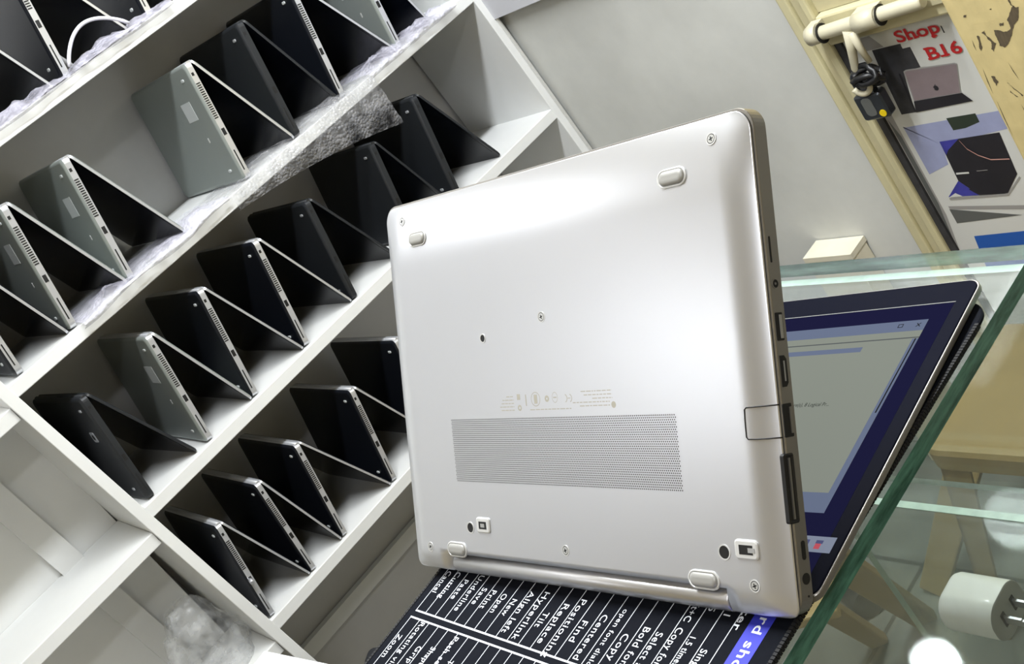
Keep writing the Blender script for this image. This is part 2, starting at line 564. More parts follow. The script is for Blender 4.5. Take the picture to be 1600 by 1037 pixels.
def tent_proto(kind):
    """origin under the ridge's front end on the board; base leans to -x, lid to +x; y runs into the shelf"""
    outer = {'silver': 'tsilver', 'black': 'tblack', 'dull': 'tdull'}[kind]
    edge = {'silver': 'tedge', 'black': 'tedge', 'dull': 'tdull'}[kind]
    root = empty('open_laptop')
    th = 0.0155
    b = MB()
    # base slab: origin at the ridge, hanging down -z
    P = rrect(TD, TL, 0.010, 4)

    def loop(i, x):
        return [(x, TD / 2 + p[0] * (1 - 2 * i / TD), -TL / 2 + p[1] * (1 - 2 * i / TL)) for p in P]
    b.layers([loop(0, 0), loop(0, -th * 0.72)], 1, False, False, False)
    b.layers([loop(0, -th * 0.72), loop(0.0025, -th * 0.93), loop(0.006, -th)], 0, True, False, True)
    b.add(loop(0, 0), [list(range(len(P)))], 2)
    base = b.build('base', [outer, edge, 'deck_shaded'], root)
    kb = MB()
    for r in range(6):
        for c in range(14):
            y = 0.020 + c * 0.0195
            z = -0.035 - r * 0.0185
            kb.box(0.0, y, z - 0.016, 0.0012, y + 0.0168, z)
    kb.build('keyboard', 'blackplastic', base)
    if kind != 'dull':
        vt = MB()
        for k in range(17):
            z = -0.040 - k * 0.0042
            vt.box(-th * 0.68, -0.0005, z - 0.0022, -th * 0.16, 0.002, z)
        vt.build('air_vent', 'hole', base)
    po = MB()
    po.box(-th * 0.62, -0.0005, -0.142, -th * 0.2, 0.003, -0.129)
    po.build('usb_port', 'hole', base)
    MB().box(-th * 0.50, -0.0005, -0.212, -th * 0.36, 0.003, -0.172).build('card_slot', 'hole', base)
    MB().box(-th * 0.60, -0.0005, -0.026, -th * 0.3, 0.003, -0.020).build('lock_slot', 'hole', base)
    for y, z in ((0.035, -0.026), (0.040, -0.205)):
        f = MB()
        f.X = Matrix.Translation((-th, y, z)) @ Matrix.Rotation(-PI / 2, 4, 'Y')
        f.rbox(0, 0, 0.006, 0.012, 0.003, [(0, -0.0003), (0, 0.001), (0.001, 0.0018)])
        f.build('rubber_foot', 'sticker' if kind != 'dull' else 'tedge', base)
    if kind == 'silver':
        MB().box(-th - 0.0004, 0.055, -0.098, -th + 0.0002, 0.100, -0.062).build('label_sticker', 'sticker', base)
        f = MB()
        f.X = Matrix.Translation((-th, 0.060, -0.140)) @ Matrix.Rotation(-PI / 2, 4, 'Y')
        f.rbox(0, 0, 0.010, 0.004, 0.002, [(0, -0.0003), (0, 0.0006)])
        f.build('screw_cover', 'rim', base)
    l = MB()
    lt = 0.0062

    def lloop(i, x):
        return [(x, TD / 2 + p[0] * (1 - 2 * i / TD), -TL / 2 + p[1] * (1 - 2 * i / TL)) for p in P]
    l.layers([lloop(0, 0), lloop(0, lt * 0.7)], 1, False, False, False)
    l.layers([lloop(0, lt * 0.7), lloop(0.0022, lt)], 0, True, False, True)
    l.add(lloop(0, 0), [list(range(len(P)))], 2)
    lid = l.build('lid', [outer, edge, 'tscreen'], root)
    MB().box(-0.0004, 0.008, -TL + 0.020, 0.0, TD - 0.008, -0.012).build('screen', 'tscreen', lid)
    hb = MB().tube([(-0.003, 0.004, -0.003), (-0.003, TD - 0.004, -0.003)], 0.0052, 10)
    hb.build('hinge', edge, root)
    return root


PROTO = {}


def tree_copy(o, parent=None):
    c = o.copy()
    C.objects.link(c)
    c.parent = parent
    for ch in list(o.children):
        tree_copy(ch, c)
    return c


def tent(kind, xa, xb, xl, z, s, label, group, y=0.006, yaw=0.0):
    if kind not in PROTO:
        PROTO[kind] = tent_proto(kind)
        t = PROTO[kind]
    else:
        t = tree_copy(PROTO[kind])
    H = math.sqrt((TL * s) ** 2 - (xa - xb) ** 2)
    t.matrix_world = MS @ Matrix.Translation((xa, y, z + 0.0005)) @ Matrix.Rotation(math.radians(yaw), 4, 'Z')
    for ch in t.children:
        nm = ch.name.split('.')[0]
        if nm == 'base':
            a = math.atan2(xa - xb, H)
            ch.rotation_euler = (0, a, 0)
            ch.location = (0, 0, H)
            ch.scale = (s, s, s)
        elif nm == 'lid':
            a = math.atan2(xl - xa, H)
            ch.rotation_euler = (0, -a, 0)
            ch.location = (0, 0, H)
            ch.scale = (s, s, math.sqrt(H * H + (xl - xa) ** 2) / TL)
        else:
            ch.location = (0, 0, H)
            ch.scale = (s, s, s)
    return tag(t, label, 'laptop', group)


G = ['laptops on the top visible shelf', 'laptops on the second shelf', 'laptops on the third shelf', 'laptops on the lowest laptop shelf']
# kind, ridge, base foot, lid foot
TENTS = []
TENTS.append(('black', 0.285, 0.232, 0.360, BT[0], 1.0, 'black laptop in the photo\'s top left corner, topmost shelf, pale oval mark outside', G[0]))
TENTS.append(('black', 0.447, 0.392, 0.530, BT[0], 1.0, 'black laptop with bright port-lined edge on the topmost shelf, left of the white cable loop', G[0]))
TENTS.append(('black', 0.635, 0.580, 0.705, BT[0], 1.0, 'laptop on the topmost shelf just right of the white cable loop, mostly above the frame', G[0]))
TENTS.append(('black', 0.050, -0.006 + 0.012, 0.105, BT[1], 1.0, 'leftmost laptop of the second shelf, black, only its lower corner in view', G[1]))
TENTS.append(('silver', 0.173, 0.120, 0.248, BT[1], 1.0, 'silver laptop at the photo\'s left edge on the second shelf, square label on its bottom', G[1]))
TENTS.append(('silver', 0.303, 0.248, 0.375, BT[1], 1.0, 'silver laptop with square grey label just left of the second shelf\'s wide gap', G[1]))
TENTS.append(('silver', 0.586, 0.536, 0.664, BT[1], 1.0, 'silver laptop right of the second shelf\'s wide gap, its whole bottom visible', G[1]))
TENTS.append(('dull', 0.718, 0.668, 0.790, BT[1], 1.0, 'matte black laptop between two silver-edged ones, right of the plain silver laptop', G[1]))
TENTS.append(('black', 0.850, 0.794, 0.958, BT[1], 1.0, 'black laptop with grey side edge behind the hanging bubble wrap, second shelf', G[1]))
TENTS.append(('silver', 1.010, 0.964, 1.056, BT[1], 1.0, 'rightmost laptop of the second shelf, silver, cut by the top of the photo', G[1]))
TENTS.append(('dull', 0.058, 0.022, 0.132, BT[2], 0.93, 'black laptop with small square metal emblem, against the left panel of the third shelf', G[2], 0.008, 3))
TENTS.append(('silver', 0.209, 0.163, 0.268, BT[2], 0.955, 'only silver laptop on the third shelf, with grey label and slotted side vent', G[2]))
TENTS.append(('black', 0.333, 0.279, 0.415, BT[2], 0.955, 'black laptop with bright hinge corner, right beside the third shelf\'s silver one', G[2]))
TENTS.append(('black', 0.473, 0.417, 0.551, BT[2], 0.955, 'black laptop with bright hinge corner, right of another such one, third shelf', G[2]))
TENTS.append(('dull', 0.604, 0.554, 0.680, BT[2], 0.91, 'matte black laptop partly behind the big silver laptop\'s upper left corner', G[2]))
TENTS.append(('dull', 0.789, 0.735, 0.850, BT[2], 0.91, 'matte black laptop under the hanging bubble wrap\'s ragged end, third shelf', G[2]))
TENTS.append(('dull', 0.931, 0.877, 1.015, BT[2], 0.97, 'matte black laptop at the right end of the third shelf, near the right panel', G[2]))
TENTS.append(('black', 0.076, 0.032, 0.141, BT[3] , 0.90, 'leftmost black laptop on the lowest laptop shelf, a small plug in its side', G[3]))
TENTS.append(('black', 0.178, 0.144, 0.231, BT[3], 0.90, 'second black laptop from the left panel on the lowest laptop shelf', G[3]))
TENTS.append(('black', 0.281, 0.232, 0.372, BT[3], 0.90, 'third black laptop from the left panel on the lowest laptop shelf', G[3]))
TENTS.append(('black', 0.434, 0.378, 0.505, BT[3], 0.90, 'black laptop on the lowest shelf, its lid running behind the big silver laptop', G[3]))
TENTS.append(('black', 0.572, 0.522, 0.645, BT[3], 0.92, 'black laptop on the lowest shelf mostly hidden behind the big silver laptop\'s left edge', G[3]))
for i, a in enumerate(TENTS):
    a = list(a)
    a[2] += 0.006
    if i + 1 < len(TENTS) and TENTS[i + 1][4] == a[4]:
        a[3] = min(a[3], TENTS[i + 1][2] + 0.006 - 0.0170)
    tent(*a)
# the emblem on the first laptop of the third shelf
for o in [o for o in C.objects if o.get('label', '').startswith('black laptop with small square metal')]:
    bs = [c for c in o.children if c.name.startswith('base')][0]
    e = MB()
    e.X = Matrix.Translation((-0.0158, 0.060, -0.085)) @ Matrix.Rotation(-PI / 2, 4, 'Y')
    for a in (0,):
        e.rbox(0, 0, 0.022, 0.022, 0.004, [(0, -0.0002), (0, 0.0008)])
    q = e.build('emblem', 'tedge', bs)
    e2 = MB()
    e2.X = Matrix.Translation((-0.0166, 0.060, -0.085)) @ Matrix.Rotation(-PI / 2, 4, 'Y')
    e2.disc(0, 0, 0.006, -0.0001, 0.0003)
    e2.build('emblem_center', 'hole', bs)
for o in [o for o in C.objects if 'a small plug in its side' in o.get('label', '')]:
    bs = [c for c in o.children if c.name.startswith('base')][0]
    MB().tube([(-0.008, 0.002, -0.135), (-0.010, -0.012, -0.136), (-0.012, -0.016, -0.137)], [0.004, 0.005, 0.004], 10).build('plug', 'tedge', bs)

# ------------------------------------------------------------------ bubble wrap on the shelves


def wrap(xs0, xs1, ztop, prof, drop, bulge, label, m='wrap', nx=70, seed=1, yb=0.16):
    """prof(t) -> (drop length below the edge) along the run; sheet lies on the board and may hang over its front."""
    rnd = random.Random(seed)
    ph = [rnd.uniform(0, 6.28) for _ in range(8)]
    rows = []
    ns, nh = 12, 10
    for i in range(nx + 1):
        t = i / nx
        x = xs0 + (xs1 - xs0) * t
        row = []
        dz = drop(t)
        bl = bulge(t)

        def wob(s):
            return 0.5 * math.sin(38 * x + ph[0] + 2 * s) + 0.35 * math.sin(91 * x + ph[1] - 3 * s) + 0.25 * math.sin(173 * x + ph[2] + 5 * s) + rnd.uniform(-0.25, 0.25)
        for k in range(ns + 1):
            s = k / ns
            y = yb + (-0.006 - yb) * s
            z = ztop + 0.0018 + bl * (0.25 + 0.75 * s ** 2) * (1 - max(0, s - 0.85) / 0.15 * 0.6) * (0.75 + 0.35 * wob(s))
            row.append((x, y + 0.002 * wob(s + 1), max(z, ztop + 0.001)))
        for k in range(1, nh + 1):
            s = k / nh
            w2 = wob(3 + s)
            row.append((x + 0.003 * w2, -0.008 - 0.006 * math.sin(s * PI) - 0.003 * (1 + w2), ztop + bl * 0.3 * (1 - s) - dz * s))
        rows.append(row)
    w = len(rows[0])
    v = [p for r in rows for p in r]
    f = [(i * w + k, i * w + k + 1, (i + 1) * w + k + 1, (i + 1) * w + k) for i in range(nx) for k in range(w - 1)]
    mb = MB()
    mid = Vector(((xs0 + xs1) / 2, 0.05, ztop))
    mb.X = Matrix.Translation(-mid)
    mb.add(v, f, 0, True)
    o = mb.build('bubble_wrap', m, mw=MS @ Matrix.Translation(mid), fix=False)
    tag(o, label, 'bubble wrap', 'bubble wrap along the shelf fronts')
    return o


def hump(t, a, b):
    return max(0.0, math.sin(PI * min(1, max(0, (t - a) / (b - a)))))


wrap(0.215, 0.62, BT[0], None, lambda t: 0.004 + 0.002 * math.sin(9 * t), lambda t: 0.010 + 0.014 * hump(t, 0, .5) + 0.016 * hump(t, .45, 1), 'white bubble wrap along the topmost shelf\'s front edge, under the cable loop', seed=3)
wrap(0.13, 0.475, BT[1], None, lambda t: 0.006 + 0.004 * math.sin(11 * t + 1), lambda t: 0.006 + 0.016 * hump(t, .05, .35) + 0.012 * hump(t, .38, .7) + 0.018 * hump(t, .7, 1), 'white bubble wrap under the silver laptops at the left of the second shelf', seed=5)
wrap(0.475, 0.862, BT[1], None, lambda t: 0.030 + 0.035 * t + 0.045 * t * t, lambda t: 0.008 + 0.014 * hump(t, .1, .5) + 0.014 * hump(t, .5, .9), 'ragged clear bubble wrap hanging down over the second shelf\'s front edge', 'wrap_thin', seed=9)
wrap(0.862, 1.115, BT[1], None, lambda t: 0.006, lambda t: 0.012 + 0.022 * hump(t, 0, .45) + 0.024 * hump(t, .4, 1), 'crumpled bubble wrap lump at the right end of the second shelf', seed=13)

# white cable loop over the top shelf's wrap
cab = MB()
pts = []
for k in range(25):
    a = PI * k / 24
    pts.append((0.400 + 0.132 * k / 24, -0.012, BT[0] + 0.012 + 0.042 * math.sin(a) ** 0.8))
cab.X = Matrix.Translation((-0.466, 0.012, -BT[0]))
cab.tube(pts, 0.0032, 10)
tag(cab.build('cable', 'fabric_white', mw=MS @ Matrix.Translation((0.466, -0.012, BT[0]))), 'thin white cable arching over the bubble wrap on the topmost shelf', 'cable')

# clear bag in the lower left bay
bag = MB()
rnd = random.Random(4)
loops = []
for k in range(9):
    s = k / 8
    n = 26
    z = 0.150 * s
    rad = (0.085 - 0.055 * s ** 2)
    loops.append([(0.95 * rad * math.cos(2 * PI * i / n) * (1 + 0.10 * math.sin(5 * 2 * PI * i / n + k)) + 0.02 * s,
                   0.8 * rad * math.sin(2 * PI * i / n) * (1 + 0.14 * math.sin(4 * 2 * PI * i / n - k)),
                   z + rnd.uniform(-.006, .006) * (k > 0)) for i in range(n)])
bag.layers(loops, 0, True)
tag(bag.build('plastic_bag', 'bag', mw=MS @ Matrix.Translation((-0.085, 0.100, -0.3365))), 'crumpled clear plastic bag on the lower left shelf beside the upright panel', 'bag')

# ------------------------------------------------------------------ things in front of the shelving's foot
ctn = empty('carton', (0.106, 1.665, 0), (0, 0, math.radians(7.2)))
tag(ctn, 'white carton below the lowest laptop shelf, its top corner at the bottom of the photo', 'box')
bev(MB().box(-0.150, -0.170, 0, 0.150, 0.170, 0.800).build('body', 'carton', ctn), 0.003)
bev(MB().box(-0.1515, -0.1715, 0.790, 0.1515, 0.1715, 0.819).build('lid', 'carton', ctn), 0.004)

bb = MB()
lp = []
for k in range(12):
    q = k / 11
    rr = [0.10, 0.12, 0.13, 0.13, 0.13, 0.13, 0.125, 0.12, 0.11, 0.09, 0.06, 0.025][k]
    lp.append([(rr * 0.52 * math.cos(2 * PI * i / 20) * (1 + 0.06 * math.sin(3 * i + k)), rr * 1.0 * math.sin(2 * PI * i / 20), 0.690 * (1 - (1 - q) ** 1.4)) for i in range(20)])
bb.layers(lp, 0, True)
tag(bb.build('backpack', 'blackcloth', mw=Matrix.Translation((0.345, 1.775, 0.001))), 'black cloth bag right of the white carton, its rounded top at the photo\'s bottom edge', 'bag')

# ------------------------------------------------------------------ glass counter
CT = CZ - 0.3747           # top of the counter glass
CX1, CY0, CY1 = 0.477, 0.3600, 0.642
CXL = -0.75
GT = 0.0105
counter = empty('glass_counter', ((CX1 + CXL) / 2, (CY0 + CY1) / 2, 0))
tag(counter, 'glass display counter with green edges carrying the big silver laptop', 'display counter')


def cpart(name, x0, y0, z0, x1, y1, z1, faces_edge, gm='glass', em='gedge'):
    """Glass sheet; side faces get the edge material."""
    mb = MB()
    ox, oy = counter.location.x, counter.location.y
    v = [(x, y, z) for z in (z0, z1) for x, y in ((x0, y0), (x1, y0), (x1, y1), (x0, y1))]
    v = [(a - ox, b_ - oy, c) for a, b_, c in v]
    fs = {'bot': (3, 2, 1, 0), 'top': (4, 5, 6, 7), 'y0': (0, 1, 5, 4), 'x1': (1, 2, 6, 5), 'y1': (2, 3, 7, 6), 'x0': (3, 0, 4, 7)}
    for k, fc in fs.items():
        mb.add(v, [fc], 1 if k in faces_edge else 0)
    return mb.build(name, [gm, em], counter)


cpart('top_glass', CXL, CY0, CT - GT, CX1, CY1, CT, ('y0', 'x1', 'y1', 'x0'))
cpart('front_glass', CXL, CY0 + 0.004, 0.10, CX1 - 0.010, CY0 + 0.010, CT - GT - 0.0005, ('x0', 'x1', 'top', 'bot'), 'glass_low', 'gedge_pale')
cpart('side_glass', CX1 - 0.009, CY0 + 0.004, 0.10, CX1 - 0.003, CY1 - 0.004, CT - GT - 0.0005, ('y0', 'y1', 'top', 'bot'), 'glass_low', 'gedge_pale')
SZ = CZ - 0.572
cpart('glass_shelf', CXL, CY0 + 0.011, SZ - 0.006, CX1 - 0.011, CY1 - 0.004, SZ, ('y0', 'x1', 'y1', 'x0'), 'glass_low', 'gedge_pale')
SZ2 = CZ - 0.93
mbp = MB()
mbp.box(-0.61, -0.14, 0.0, 0.61, 0.14, 0.10)
mbp.build('plinth', 'shelf', counter)
# clear tape strip along the shelf's end
mbt = MB().box(CX1 - 0.040 - counter.location.x, -0.135, SZ + 0.0003, CX1 - 0.034 - counter.location.x, 0.135, SZ + 0.0012)
mbt.build('tape_strip', 'gedge_pale', counter)

# ------------------------------------------------------------------ phone charger on the inner glass shelf
ch = empty('charger', (0.360, 0.421, SZ), (0, 0, math.radians(-90)))
tag(ch, 'white phone charger with folding prongs lying on the lower glass shelf', 'charger')
c = MB()
c.X = Matrix.Translation((0, 0, 0.0145)) @ Matrix.Rotation(PI / 2, 4, 'Y')
c.rbox(0, 0, 0.029, 0.036, 0.0125, [(0.004, -0.023), (0.001, -0.0215), (0, -0.019), (0, 0.0145)], 0, 10, True, (True, False))
c.build('body', 'charger', ch)
c = MB()
c.X = Matrix.Translation((0, 0, 0.0145)) @ Matrix.Rotation(PI / 2, 4, 'Y')
c.rbox(0, 0, 0.0288, 0.0358, 0.0124, [(0.0, 0.0138), (0.0, 0.0146), (0.0006, 0.015)], 0, 10)
c.build('front_face', 'charger_face', ch)
for sy in (-1, 1):
    c = MB()
    c.box(0.015, sy * 0.0063 - 0.0008, 0.0115, 0.027, sy * 0.0063 + 0.0008, 0.0175)
    c.box(0.027, sy * 0.0063 - 0.0008, 0.0125, 0.032, sy * 0.0063 + 0.0008, 0.0165)
    c.build('prong', 'chrome', ch)
for sy in (-1, 1):
    MB().box(0.0148, sy * 0.0063 - 0.002, 0.0095, 0.0156, sy * 0.0063 + 0.002, 0.0195).build('prong_slot', 'hole', ch)

# ------------------------------------------------------------------ desk mat with printed shortcuts
K = 0.3715 / 0.3685
PT = CZ - 0.3715
PX0, PX1, PY0, PY1 = -0.34, 0.428, 0.3630, 0.6435
dm = empty('desk_mat', ((PX0 + PX1) / 2, (PY0 + PY1) / 2, PT - 0.003))
tag(dm, 'black desk mat printed with white shortcut tables, under the open silver laptop', 'desk mat')
pw, phh = PX1 - PX0, PY1 - PY0
p = MB()
p.rbox(0, 0, pw, phh, 0.016, [(0.0008, 0.0), (0, 0.0008), (0, 0.0024), (0.0008, 0.003)], 0, 8)
p.build('mat_sheet', 'pad', dm)
st = MB()
for i, (x, y) in enumerate([(x, y) for x in [PX0 + 0.016 + k * 0.0021 for k in range(int((pw - 0.032) / 0.0021))] for y in (PY0, PY1)] +
                           [(x, y) for y in [PY0 + 0.016 + k * 0.0021 for k in range(int((phh - 0.032) / 0.0021))] for x in (PX0, PX1)]):
    xx, yy = x - (PX0 + PX1) / 2, y - (PY0 + PY1) / 2
    if abs(y - PY0) < 1e-6 or abs(y - PY1) < 1e-6:
        s = 1 if y > 0.5 else -1
        st.box(xx - 0.0008, yy - 0.0016 if s > 0 else yy - 0.0006, 0.0004, xx + 0.0008, yy + 0.0006 if s > 0 else yy + 0.0016, 0.0034)
    else:
        s = 1 if x > 0 else -1
        st.box(xx - 0.0016 if s > 0 else xx - 0.0006, yy - 0.0008, 0.0004, xx + 0.0006 if s > 0 else xx + 0.0016, yy + 0.0008, 0.0034)
st.build('stitched_edge', 'stitch', dm)
cxm, cym = (PX0 + PX1) / 2, (PY0 + PY1) / 2
ZT = 0.0031
ln = MB()
pr = MB()


def hline(mb, y, x0, x1, w=0.00042, z=ZT):
    mb.box(x0 * K - cxm, y * K - cym - w / 2, z, x1 * K - cxm, y * K - cym + w / 2, z + 0.0001)


def vline(mb, x, y0, y1, w=0.0008, z=ZT):
    mb.box(x * K - cxm - w / 2, y0 * K - cym, z, x * K - cxm + w / 2, y1 * K - cym, z + 0.0001)


ROW0, STEP = 0.6300, 0.01082
blue = MB()
blue.box(0.10 * K - cxm, 0.3715 * K - cym, ZT, 0.40 * K - cxm, 0.3840 * K - cym, ZT + 0.0001)
blue.build('blue_header', 'padblue', dm)
vline(ln, 0.1585, 0.3850, 0.6303, 0.0011)
vline(ln, 0.1535, 0.3850, 0.6305, 0.0011)
for k in range(23):
    y = ROW0 - k * STEP
    hline(ln, y, 0.1585, 0.32)
    hline(ln, y, 0.02, 0.1535)
vline(ln, 0.2150, 0.3850, 0.6303, 0.0006)
vline(ln, 0.115, 0.3850, 0.6303, 0.0006)
ln.build('printed_lines', 'padtext', dm)


def word(txt, x0, x1, y, h=0.0068, bold=0.0, cap=0.36):
    yy = (y + h * cap) * K - cym

    def fx(r, up):
        return (-r, yy - up, ZT + 0.00016)
    pr.put_text(txt, -(x0 * K - cxm), -(x1 * K - cxm), h, fx, 0, bold, 1.1)


for txt, x0, x1, y in [('Cancel', .1898, .1733, .6262), ('Cutting', .1909, .1707, .6165), ('Paste', .1873, .1726, .6041), ('Underline', .1929, .1661, .5928), ('Save', .1855, .1734, .5819), ('Print', .1856, .1724, .5721), ('Open', .1854, .1718, .5608), ('New', .1838, .1721, .5497), ('Align left', .1915, .1626, .5396), ('Hyperlink', .1934, .1606, .5279), ('Tilt', .1817, .1716, .5172), ('Replace', .1895, .1632, .5066), ('Positioning', .1948, .1567, .4963), ('Find', .1830, .1696, .4849), ('Centered', .1895, .1610, .4738), ('Copy', .1825, .1660, .4514), ('Bold font', .1890, .1630, .4410), ('Select all', .1882, .1640, .4312), ('Copy format', .1935, .1610, .4207),
                       ('Zoom', .1406, .1235, .6260), ('Rotating view', .1524, .1140, .6138), ('Grip', .1379, .1258, .5998), ('Shape', .1404, .1270, .5872), ('Path selection', .1509, .1120, .5742), ('Text', .1370, .1265, .5640)]:
    word(txt, x0, x1, y)
word('open font dialog', .1955, .1570, .4626, 0.0052, 0.0)
word('1.5 times row spacing', .1905, .1480, .4102, 0.0058, 0.006)
word('Single space', .1860, .1560, .3990, 0.0060, 0.008)
word('My file', .1790, .1600, .3885, 0.0060, 0.008)
word('Ctrl+Shift+C', .2290, .1975, .4203, 0.0062, 0.006)
word('Ctrl+5', .2250, .2062, .4098, 0.0062, 0.006)
word('Ctrl+1', .2250, .2058, .3990, 0.0062, 0.006)
word('Enter', .2200, .1997, .3892, 0.0066, 0.014)
word('Word shortcuts', .2280, .1520, .3768, 0.0082, 0.014)
pr.build('printed_words', 'padtext', dm)

# ------------------------------------------------------------------ the big silver laptop
YAW, ANG = math.radians(4.4385), math.radians(50.555)
lap = empty('open_laptop', (0.21089, 0.35386, CZ - 0.3647), (0, 0, YAW))
tag(lap, 'large silver laptop in front, its vented bottom raised and screen flat on the mat', 'laptop')
BROT = (0, -ANG, 0)
HB, WB = 0.2295, 0.3040          # depth and width of the base (frame: x = away from hinge, y = along hinge, z = bottom side out)
HF = 0.0044


def clampf(t):
    return max(0.0, min(1.0, t))


def soft(d, w):
    t = clampf(d / w)
    return 1 - (1 - t) ** 2


def cover_h(b_, u_):
    return HF * soft(HB - b_, 0.040) * soft(u_, 0.018) * soft(WB - u_, 0.018) * (0.35 + 0.65 * soft(b_, 0.012))


def usable(b_):
    """rounded plan corners"""
    r = 0.010
    if b_ > HB - r:
        return r - math.sqrt(max(0, r * r - (b_ - HB + r) ** 2))
    r = 0.005
    if b_ < r:
        return r - math.sqrt(max(0, r * r - (r - b_) ** 2))
    return 0.0


NB0, NU0, NU1 = 0.0112, 0.0375, 0.2630      # hinge notch
bs = sorted(set([0, .0006, .0015, .003, .005, .0085, NB0, .014, .018, .024] + [0.03 + k * 0.012 for k in range(14)] + [0.19 + k * 0.003 for k in range(10)] + [HB - d for d in (.0105, .009, .0075, .006, .0045, .003, .002, .0012, .0005, 0)]))
us = sorted(set([0, .0006, .0014, .0025, .004, .006, .008, .0105, .013, .016, .0185, .021, .025, .03, NU0] + [0.05 + k * 0.02 for k in range(11)] + [NU1] + [WB - d for d in (.03, .025, .021, .0185, .016, .013, .0105, .008, .006, .004, .0025, .0014, .0006, 0)]))
bm = bmesh.new()
grid = []
for b_ in bs:
    ins = usable(b_)
    row = []
    for u_ in us:
        # squeeze the outermost centimetre to follow the corner
        uu = u_
        if u_ < 0.02:
            uu = ins + u_ * (0.02 - ins) / 0.02
        elif u_ > WB - 0.02:
            uu = WB - ins - (WB - u_) * (0.02 - ins) / 0.02
        row.append(bm.verts.new((b_ * (HB - 0.0010) / HB, 0.0010 + uu * (WB - 0.0020) / WB, 0.0006 + cover_h(b_, u_ if ins == 0 else max(0, min(u_, u_))))))
    grid.append(row)
for i in range(len(bs) - 1):
    for j in range(len(us) - 1):
        if bs[i] < NB0 - 1e-6 and us[j] > NU0 - 1e-6 and us[j + 1] < NU1 + 1e-6:
            continue
        f = bm.faces.new((grid[i][j], grid[i + 1][j], grid[i + 1][j + 1], grid[i][j + 1]))
        f.smooth = True
edges = [e for e in bm.edges if len(e.link_faces) == 1]
ret = bmesh.ops.extrude_edge_only(bm, edges=edges)
for v in [g for g in ret['geom'] if isinstance(g, bmesh.types.BMVert)]:
    v.co.z = 0.0
for v in [v for v in bm.verts if not v.link_faces]:
    bm.verts.remove(v)
bmesh.ops.recalc_face_normals(bm, faces=bm.faces)
me = bpy.data.meshes.new('bottom_cover')
bm.to_mesh(me)
bm.free()
me.materials.append(M['silver'])
cover = bpy.data.objects.new('bottom_cover', me)
C.objects.link(cover)
cover.parent = lap
cover.rotation_euler = BROT


def zc(b_, u_):
    return 0.0006 + cover_h(b_, u_)


# deck (the slim upper body), plan = rounded rect, z from -0.0092 to 0
dk = MB()
outline = [(HB / 2 + x, WB / 2 + y) for x, y in rrect(HB + 0.0006, WB + 0.0006, 0.010, 8)]
outline[18:18] = [(0.0, NU1), (0.0135, NU1), (0.0135, NU0), (0.0, NU0)]      # hinge notch


def dloop(i, z):
    return [(HB / 2 + (x - HB / 2) * (1 - 2 * i / HB), WB / 2 + (y - WB / 2) * (1 - 2 * i / WB), z) for x, y in outline]


dk.layers([dloop(0.0012, 0.0001), dloop(0.0012, -0.0003)], 1, False, False, False)       # dark seam
dk.layers([dloop(0.0012, -0.0003), dloop(0.0002, -0.0004), dloop(0, -0.0008), dloop(0, -0.0086), dloop(0.0006, -0.0092)], 0, False, True, True)
deck = dk.build('deck', ['silver_side', 'hole'], lap)
deck.rotation_euler = BROT
# cut the hinge notch's visual: hinge barrel
hb = MB()
hb.tube([(0.0046, NU0 + 0.0018, -0.0018), (0.0046, NU0 + 0.0024, -0.0018), (0.0046, NU1 - 0.0030, -0.0018), (0.0046, NU1 - 0.0024, -0.0018)], [0.0052, 0.0058, 0.0058, 0.0052], 32)
hinge = hb.build('hinge', 'chrome', lap)
hinge.rotation_euler = BROT
kb = MB()
for r in range(6):
    for c_ in range(14):
        b_ = 0.055 + (5 - r) * 0.0185
        u_ = 0.018 + c_ * 0.0193
        kb.box(b_ - 0.035, u_, -0.0104, b_ - 0.035 + 0.0165, u_ + 0.0168, -0.0091)
kb.build('keyboard', 'blackplastic', deck)
MB().box(0.150, 0.10, -0.0095, 0.215, 0.20, -0.0091).build('touchpad', 'tedge', deck)


def on_cover(name, mb, m, parent=None):
    return mb.build(name, m, parent or cover)


def place(b_, u_, dz=0.0):
    return Matrix.Translation((b_, u_, zc(b_, u_) + dz))


# feet: long pills with a light rim
for b_, u_, ln_ in ((0.2050, 0.0475, 0.0175), (0.2052, 0.2645, 0.0175), (0.0140, 0.0518, 0.0185), (0.0140, 0.2525, 0.0185)):
    r_ = MB()
    r_.X = place(b_, u_) @ Matrix.Rotation(math.atan2(cover_h(b_ + .002, u_) - cover_h(b_ - .002, u_), 0.004), 4, Vector((0, -1, 0)))
    r_.rbox(0, 0, 0.0092, ln_ + 0.0012, 0.0046, [(0, -0.0006), (0, 0.0005), (0.0006, 0.0007), (0.0012, 0.0002)], 0, 8, False, (True, True))
    foot = on_cover('rubber_foot', r_, 'rim')
    q = MB()
    q.X = r_.X
    q.rbox(0, 0, 0.0068, ln_ - 0.0014, 0.0034, [(0, 0.0), (0, 0.0008), (0.0006, 0.0014), (0.0014, 0.0017), (0.0024, 0.0018)], 0, 10, True)
    q.build('foot_pad', 'foot', foot)
